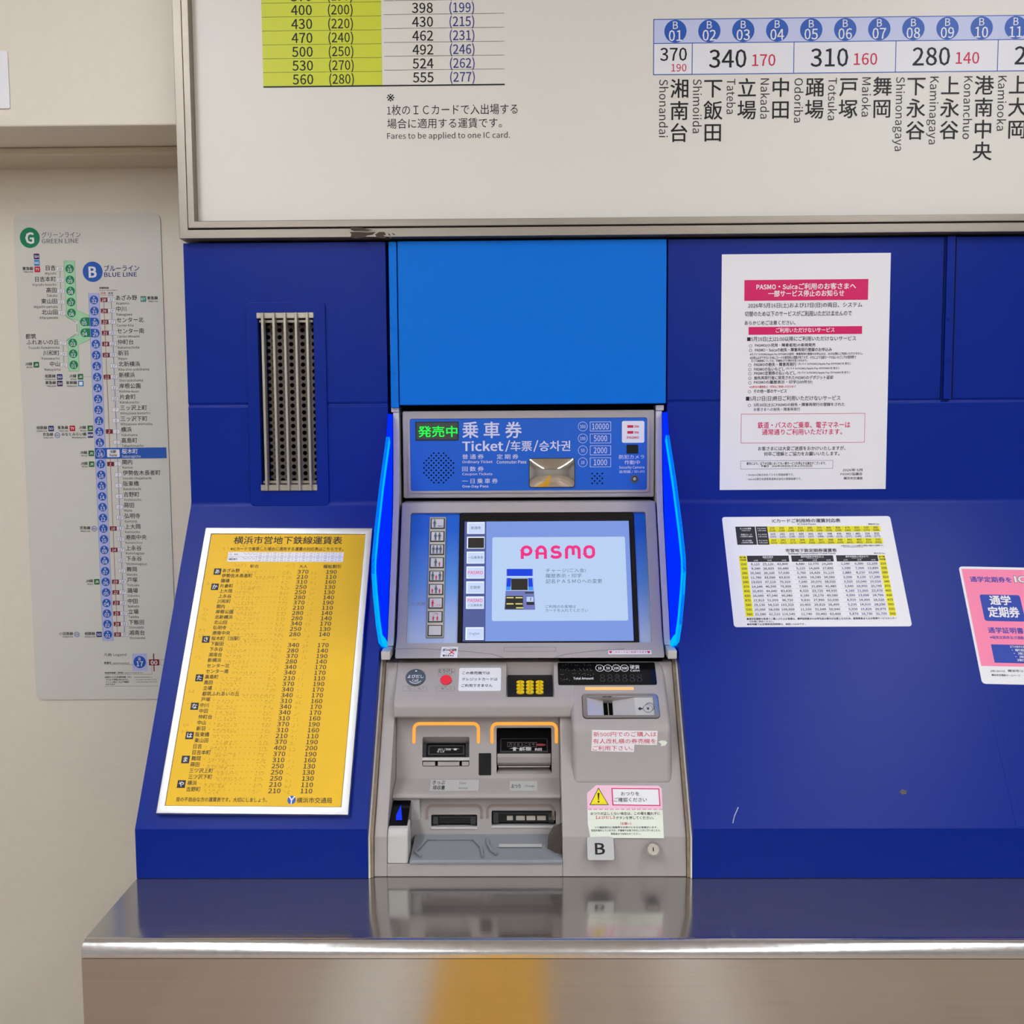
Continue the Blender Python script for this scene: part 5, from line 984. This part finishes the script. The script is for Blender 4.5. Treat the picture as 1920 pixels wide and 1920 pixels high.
b.build('card_notice_sticker', t, label='white sticker with three lines of lettering')
KF = Frame((0, -.1335, .2742), XF, (0, -.1335-kB.y, .274-kB.z)); KL = (Vector((0, -.1335, .274))-Vector((0, kB.y, kB.z))).length
b = MB(); b.plate(KF, rect(kx0+.0025, -KL+.001, kx1-.0025, -.001), -.0005, .003, 'soft_black'); b.ring(KF, rect(kx0+.009, -.0115, kx1-.009, -.0045), rect(kx0+.0095, -.011, kx1-.0095, -.005), .003, .0034, 'dark_rail'); pad = b.build('keypad', t)
K3 = KF.up(.003)
for r_ in range(4):
    for c_ in range(3):
        u, v = K3.px(*R5((885, 940, 996)[c_], (187, 206, 225.5, 245)[r_])); b = MB(); b.plate(K3, circ(u, v, .0066, 24, .0042), 0, .0022, 'key_yellow'); b.tl(K3, ('123', '456', '789', '*0#')[r_][c_], u, v, .007, 'ink', 'c', h=.0024); b.build('key', pad)
# coin unit
CU = [(-.06, .2985), DA, (-.2350, .2148), (-.2448, .156), (-.2550, .1255), (-.20, .12), (-.06, .25)]
b = MB(); b.prism(CU, .0685, .2288, G)
bm = b._bm(); E_ = [e for e in bm.edges if e.calc_face_angle(0) > .2 and all(v.co.y < -.14 for v in e.verts)]
E2 = [e for e in bm.edges if e.calc_face_angle(0) > .2 and any(v.co.y < -.14 for v in e.verts) and min(v.co.z for v in e.verts) > .10]
bmesh.ops.bevel(bm, geom=list(set(E_+E2)), offset=.010, segments=4, affect='EDGES', profile=.5, clamp_overlap=True); b._load(bm)
c4 = [DF.px(*q) for q in ((1092.5, 1303), (1229, 1303), (1238, 1346), (1095, 1346))]; cq = ((c4[0][0]+c4[3][0])/2, (c4[2][1]+c4[3][1])/2, (c4[1][0]+c4[2][0])/2, (c4[0][1]+c4[1][1])/2)
ci = (cq[0]+.006, cq[1]+.004, cq[2]-.006, cq[3]-.004)
tool = MB(); tool.plate(DF, rect(*ci), -.018, .05, G); b.cut(tool); b.build('coin_housing', t, smooth=True)
b = MB(); b.ring(DF, rrect(cq[0]-.001, cq[1]-.001, cq[2]+.001, cq[3]+.001, .006), rrect(*ci, .0015), -.001, .0018, 'chrome'); b.ring(DF, rrect(cq[0]-.002, cq[1]-.002, cq[2]+.002, cq[3]+.002, .007), rrect(cq[0]-.001, cq[1]-.001, cq[2]+.001, cq[3]+.001, .006), -.001, .0007, 'dark_rail')
us0 = DF.px(1133, 1335)[0]; us1 = DF.px(1151, 1335)[0]; up_ = DF.px(1191, 1330)[0]
def ramp(ua, ha_, ub, hb_, m): b.solid([DF.w(ua, ci[1], -.018), DF.w(ua, ci[3], -.018), DF.w(ua, ci[3], ha_), DF.w(ua, ci[1], ha_)], [DF.w(ub, ci[1], -.018), DF.w(ub, ci[3], -.018), DF.w(ub, ci[3], hb_), DF.w(ub, ci[1], hb_)], m)
ramp(ci[0], -.001, us0, -.011, 'slat_pale'); ramp(us1, -.011, up_, -.002, 'slat_pale'); ramp(us0, -.017, us1, -.017, 'hole_black'); um_ = (us0+us1)/2; ramp(um_-.0008, -.010, um_+.0008, -.010, 'chrome')
b.build('coin_slot', t, smooth=False, label='chrome framed coin slot')
b = MB(); b.plate(DF, rect(up_, ci[1], ci[2], ci[3]), -.004, -.0015, 'label_grey'); b.flat(DF, [DF.px(*q) for q in ((1196, 1328), (1201, 1324), (1201, 1326.6), (1205, 1326.6), (1205, 1329.4), (1201, 1329.4), (1201, 1332))], -.001, 'ink')
for k, (x, y) in enumerate(((1219, 1324), (1217.5, 1325.5), (1215, 1328))):
    u, v = DF.px(x, y); b.flat(DF, circ(u, v, .0078, 24), -.0012+k*.0002, 'label_grey'); b.flatring(DF, circ(u, v, .0078, 24), circ(u, v, .0071, 24), -.0011+k*.0002, 'ink')
b.tl(DF, '¥', u, v, .008, 'ink', 'c', h=-.0004, bold=.02); b.build('coin_picture_plate', t, label='pale plate with an arrow and coins')
b = MB(); q = b.box_px(DF, *R5(1104, 71), *R5(1670, 200)); q = (DF.px(1046, 1263)[0], DF.px(1138, 1284.6)[1], DF.px(1229.5, 1263)[0], DF.px(1138, 1243)[1]); b.plate(DF, rrect(*q, .003), 0, .0012, 'gloss_black')
for cx, s in ((1345, '10'), (1393, '50'), (1441, '100'), (1489, '500')): u, v = DF.px(*R5(cx, 104)); b.flatring(DF, circ(u, v, .0072, 24), circ(u, v, .0062, 24), .0014, 'chip_white'); b.tl(DF, s, u, v, .0075, 'chip_white', 'c', h=.0014, bold=.02, st=.85)
dtb(b, '硬貨', 1520, 86, 1576, 109, 'chip_white', .01, .0014); dtb(b, 'Coin', 1522, 111, 1576, 124, 'chip_white', .016, .0014); dtb(b, 'Total Amount', 1192, 156, 1310, 171, 'chip_white', .01, .0014)
for k in range(6): dtb(b, '8', 1345+k*43, 139, 1378+k*43, 184, 'dark_rail', 0, .0014)
for k in range(70):
    r_ = random.randint(0, 3); u, v = DF.px(*R5(random.uniform(1118, 1540 if r_ == 0 else 1310 if r_ < 3 else 1180), 78+r_*29+random.choice((0, 5, 10)))); b.flat(DF, circ(u, v, .0006, 6), .0014, 'label_line')
b.build('amount_display', t, label='black glossy panel with white lettering')
b = MB(); q = b.box_px(DF, *R5(1260, 213), *R5(1543, 228)); b.plate(DF, rrect(*q, .0015), 0, .001, 'lamp_pale'); b.build('coin_lamp', t, label='glowing orange bar')
# stickers on the coin unit and casing
CFc = Frame((0, -.2350, .2148), XF, (0, .0098, .0588)); b = MB(); zs = 8.
def S8(x, y): return 1060+x/zs, 1280+y/zs
q = [CFc.px(*S8(*p)) for p in ((402, 708), (1385, 722), (1375, 935), (1035, 930), (1028, 1040), (390, 1025))]; b.flat(CFc, q, .0004, 'paper')
for k, (s, x0, x1) in enumerate((('新500円でのご購入は', 420, 1366), ('有人改札横の券売機を', 416, 1358), ('ご利用下さい。', 408, 1010))): b.tb(CFc, s, *S8(x0, 735+k*104), *S8(x1, 810+k*104), 'ink_red', .0007)
b.build('coin_notice_sticker', t, label='white sticker with red lettering in three lines')
b = MB(); b.flat(CFc, [CFc.px(*S8(*p)) for p in ((1390, 885), (1440, 865), (1500, 870), (1528, 895), (1500, 940), (1430, 952), (1440, 920))], .0005, 'sticker_cream'); b.build('tape_scrap', t)
b = MB(); zt = 10.1053
def S9(x, y): return 1080+x/zt, 1460+y/zt
def mp_(*L): return [MF.px(*S9(*p)) for p in L]
b.flat(MF, mp_((215, 555), (1640, 570), (1665, 1130), (655, 1125), (640, 1100), (270, 1105), (222, 860)), .0006, 'sticker_cream'); b.flat(MF, mp_((380, 125), (1560, 135), (1625, 190), (1640, 590), (215, 585), (208, 275)), .0007, 'sticker_pink')
b.flat(MF, mp_((425, 170), (620, 502), (255, 502)), .0009, 'ink_black'); b.flat(MF, mp_((425, 195), (600, 490), (276, 490)), .0010, 'warn_yellow'); b.flat(MF, mp_((406, 275), (446, 275), (432, 410), (420, 410)), .0012, 'ink_black'); u, v = MF.px(*S9(427, 440)); b.flat(MF, circ(u, v, .0014, 12), .0012, 'ink_black')
b.flat(MF, mp_((670, 180), (1575, 188), (1600, 520), (690, 508)), .0009, 'banner_pink'); b.flat(MF, mp_((692, 198), (1558, 206), (1580, 502), (710, 490)), .0010, 'paper')
def s9(s, x0, y0, x1, y1, m='ink', bo=.006): b.tb(MF, s, *S9(x0, y0), *S9(x1, y1), m, .0013, bo)
s9('おつりを', 850, 252, 1195, 325); s9('ご確認ください', 720, 362, 1340, 442); s9('おつりが正しくない場合は、この場を離れずに', 275, 635, 1590, 692); s9('【よびだし】', 380, 708, 725, 768, 'ink_red'); s9('ボタンを押してください。', 752, 715, 1470, 775)
s9('（お願い）', 840, 828, 1045, 880, 'ink_red'); s9('つり銭返却口に指輪等をお掛けになるお客様がいます。', 345, 905, 1545, 945); s9('巡回を強化していますが、不審者やお気づきのことがございましたら、', 285, 962, 1605, 1005); s9('駅係員までお知らせください。', 660, 1030, 1225, 1068)
for k in range(14): s9('♪♪', 235+k*103, 566, 290+k*103, 598, 'banner_pink', 0)
b.build('change_notice_sticker', t, label='pink and cream sticker with a yellow warning triangle')
b = MB(); q = MF.px(*S9(222, 1545)); q1 = MF.px(*S9(705, 1105)); b.plate(MF, rrect(q[0], q[1], q1[0], q1[1], .003), 0, .0009, 'label_grey'); b.tb(MF, 'B', *S9(358, 1222), *S9(548, 1442), 'ink_black', .0012, .02); b.build('letter_plate', t, label='pale plate lettered B')
b = MB(); u, v = MF.px(*S9(1462, 1345)); b.ring(MF, circ(u, v, .0118, 32), circ(u, v, .0088, 32), 0, .0028, 'chrome'); b.plate(MF, circ(u, v, .0088, 32), 0, .0018, 'slat_metal'); b.flat(MF, rect(u-.0008, v-.003, u+.0008, v+.003), .002, 'hole_black'); b.build('key_lock', t, label='round metal key lock')

# the type scratch scene is no longer needed
for to, _, _ in FACES.values(): d = to.data; bpy.data.objects.remove(to); bpy.data.curves.remove(d)
bpy.data.scenes.remove(_ts)
for me in [m for m in bpy.data.meshes if m.users == 0]: bpy.data.meshes.remove(me)
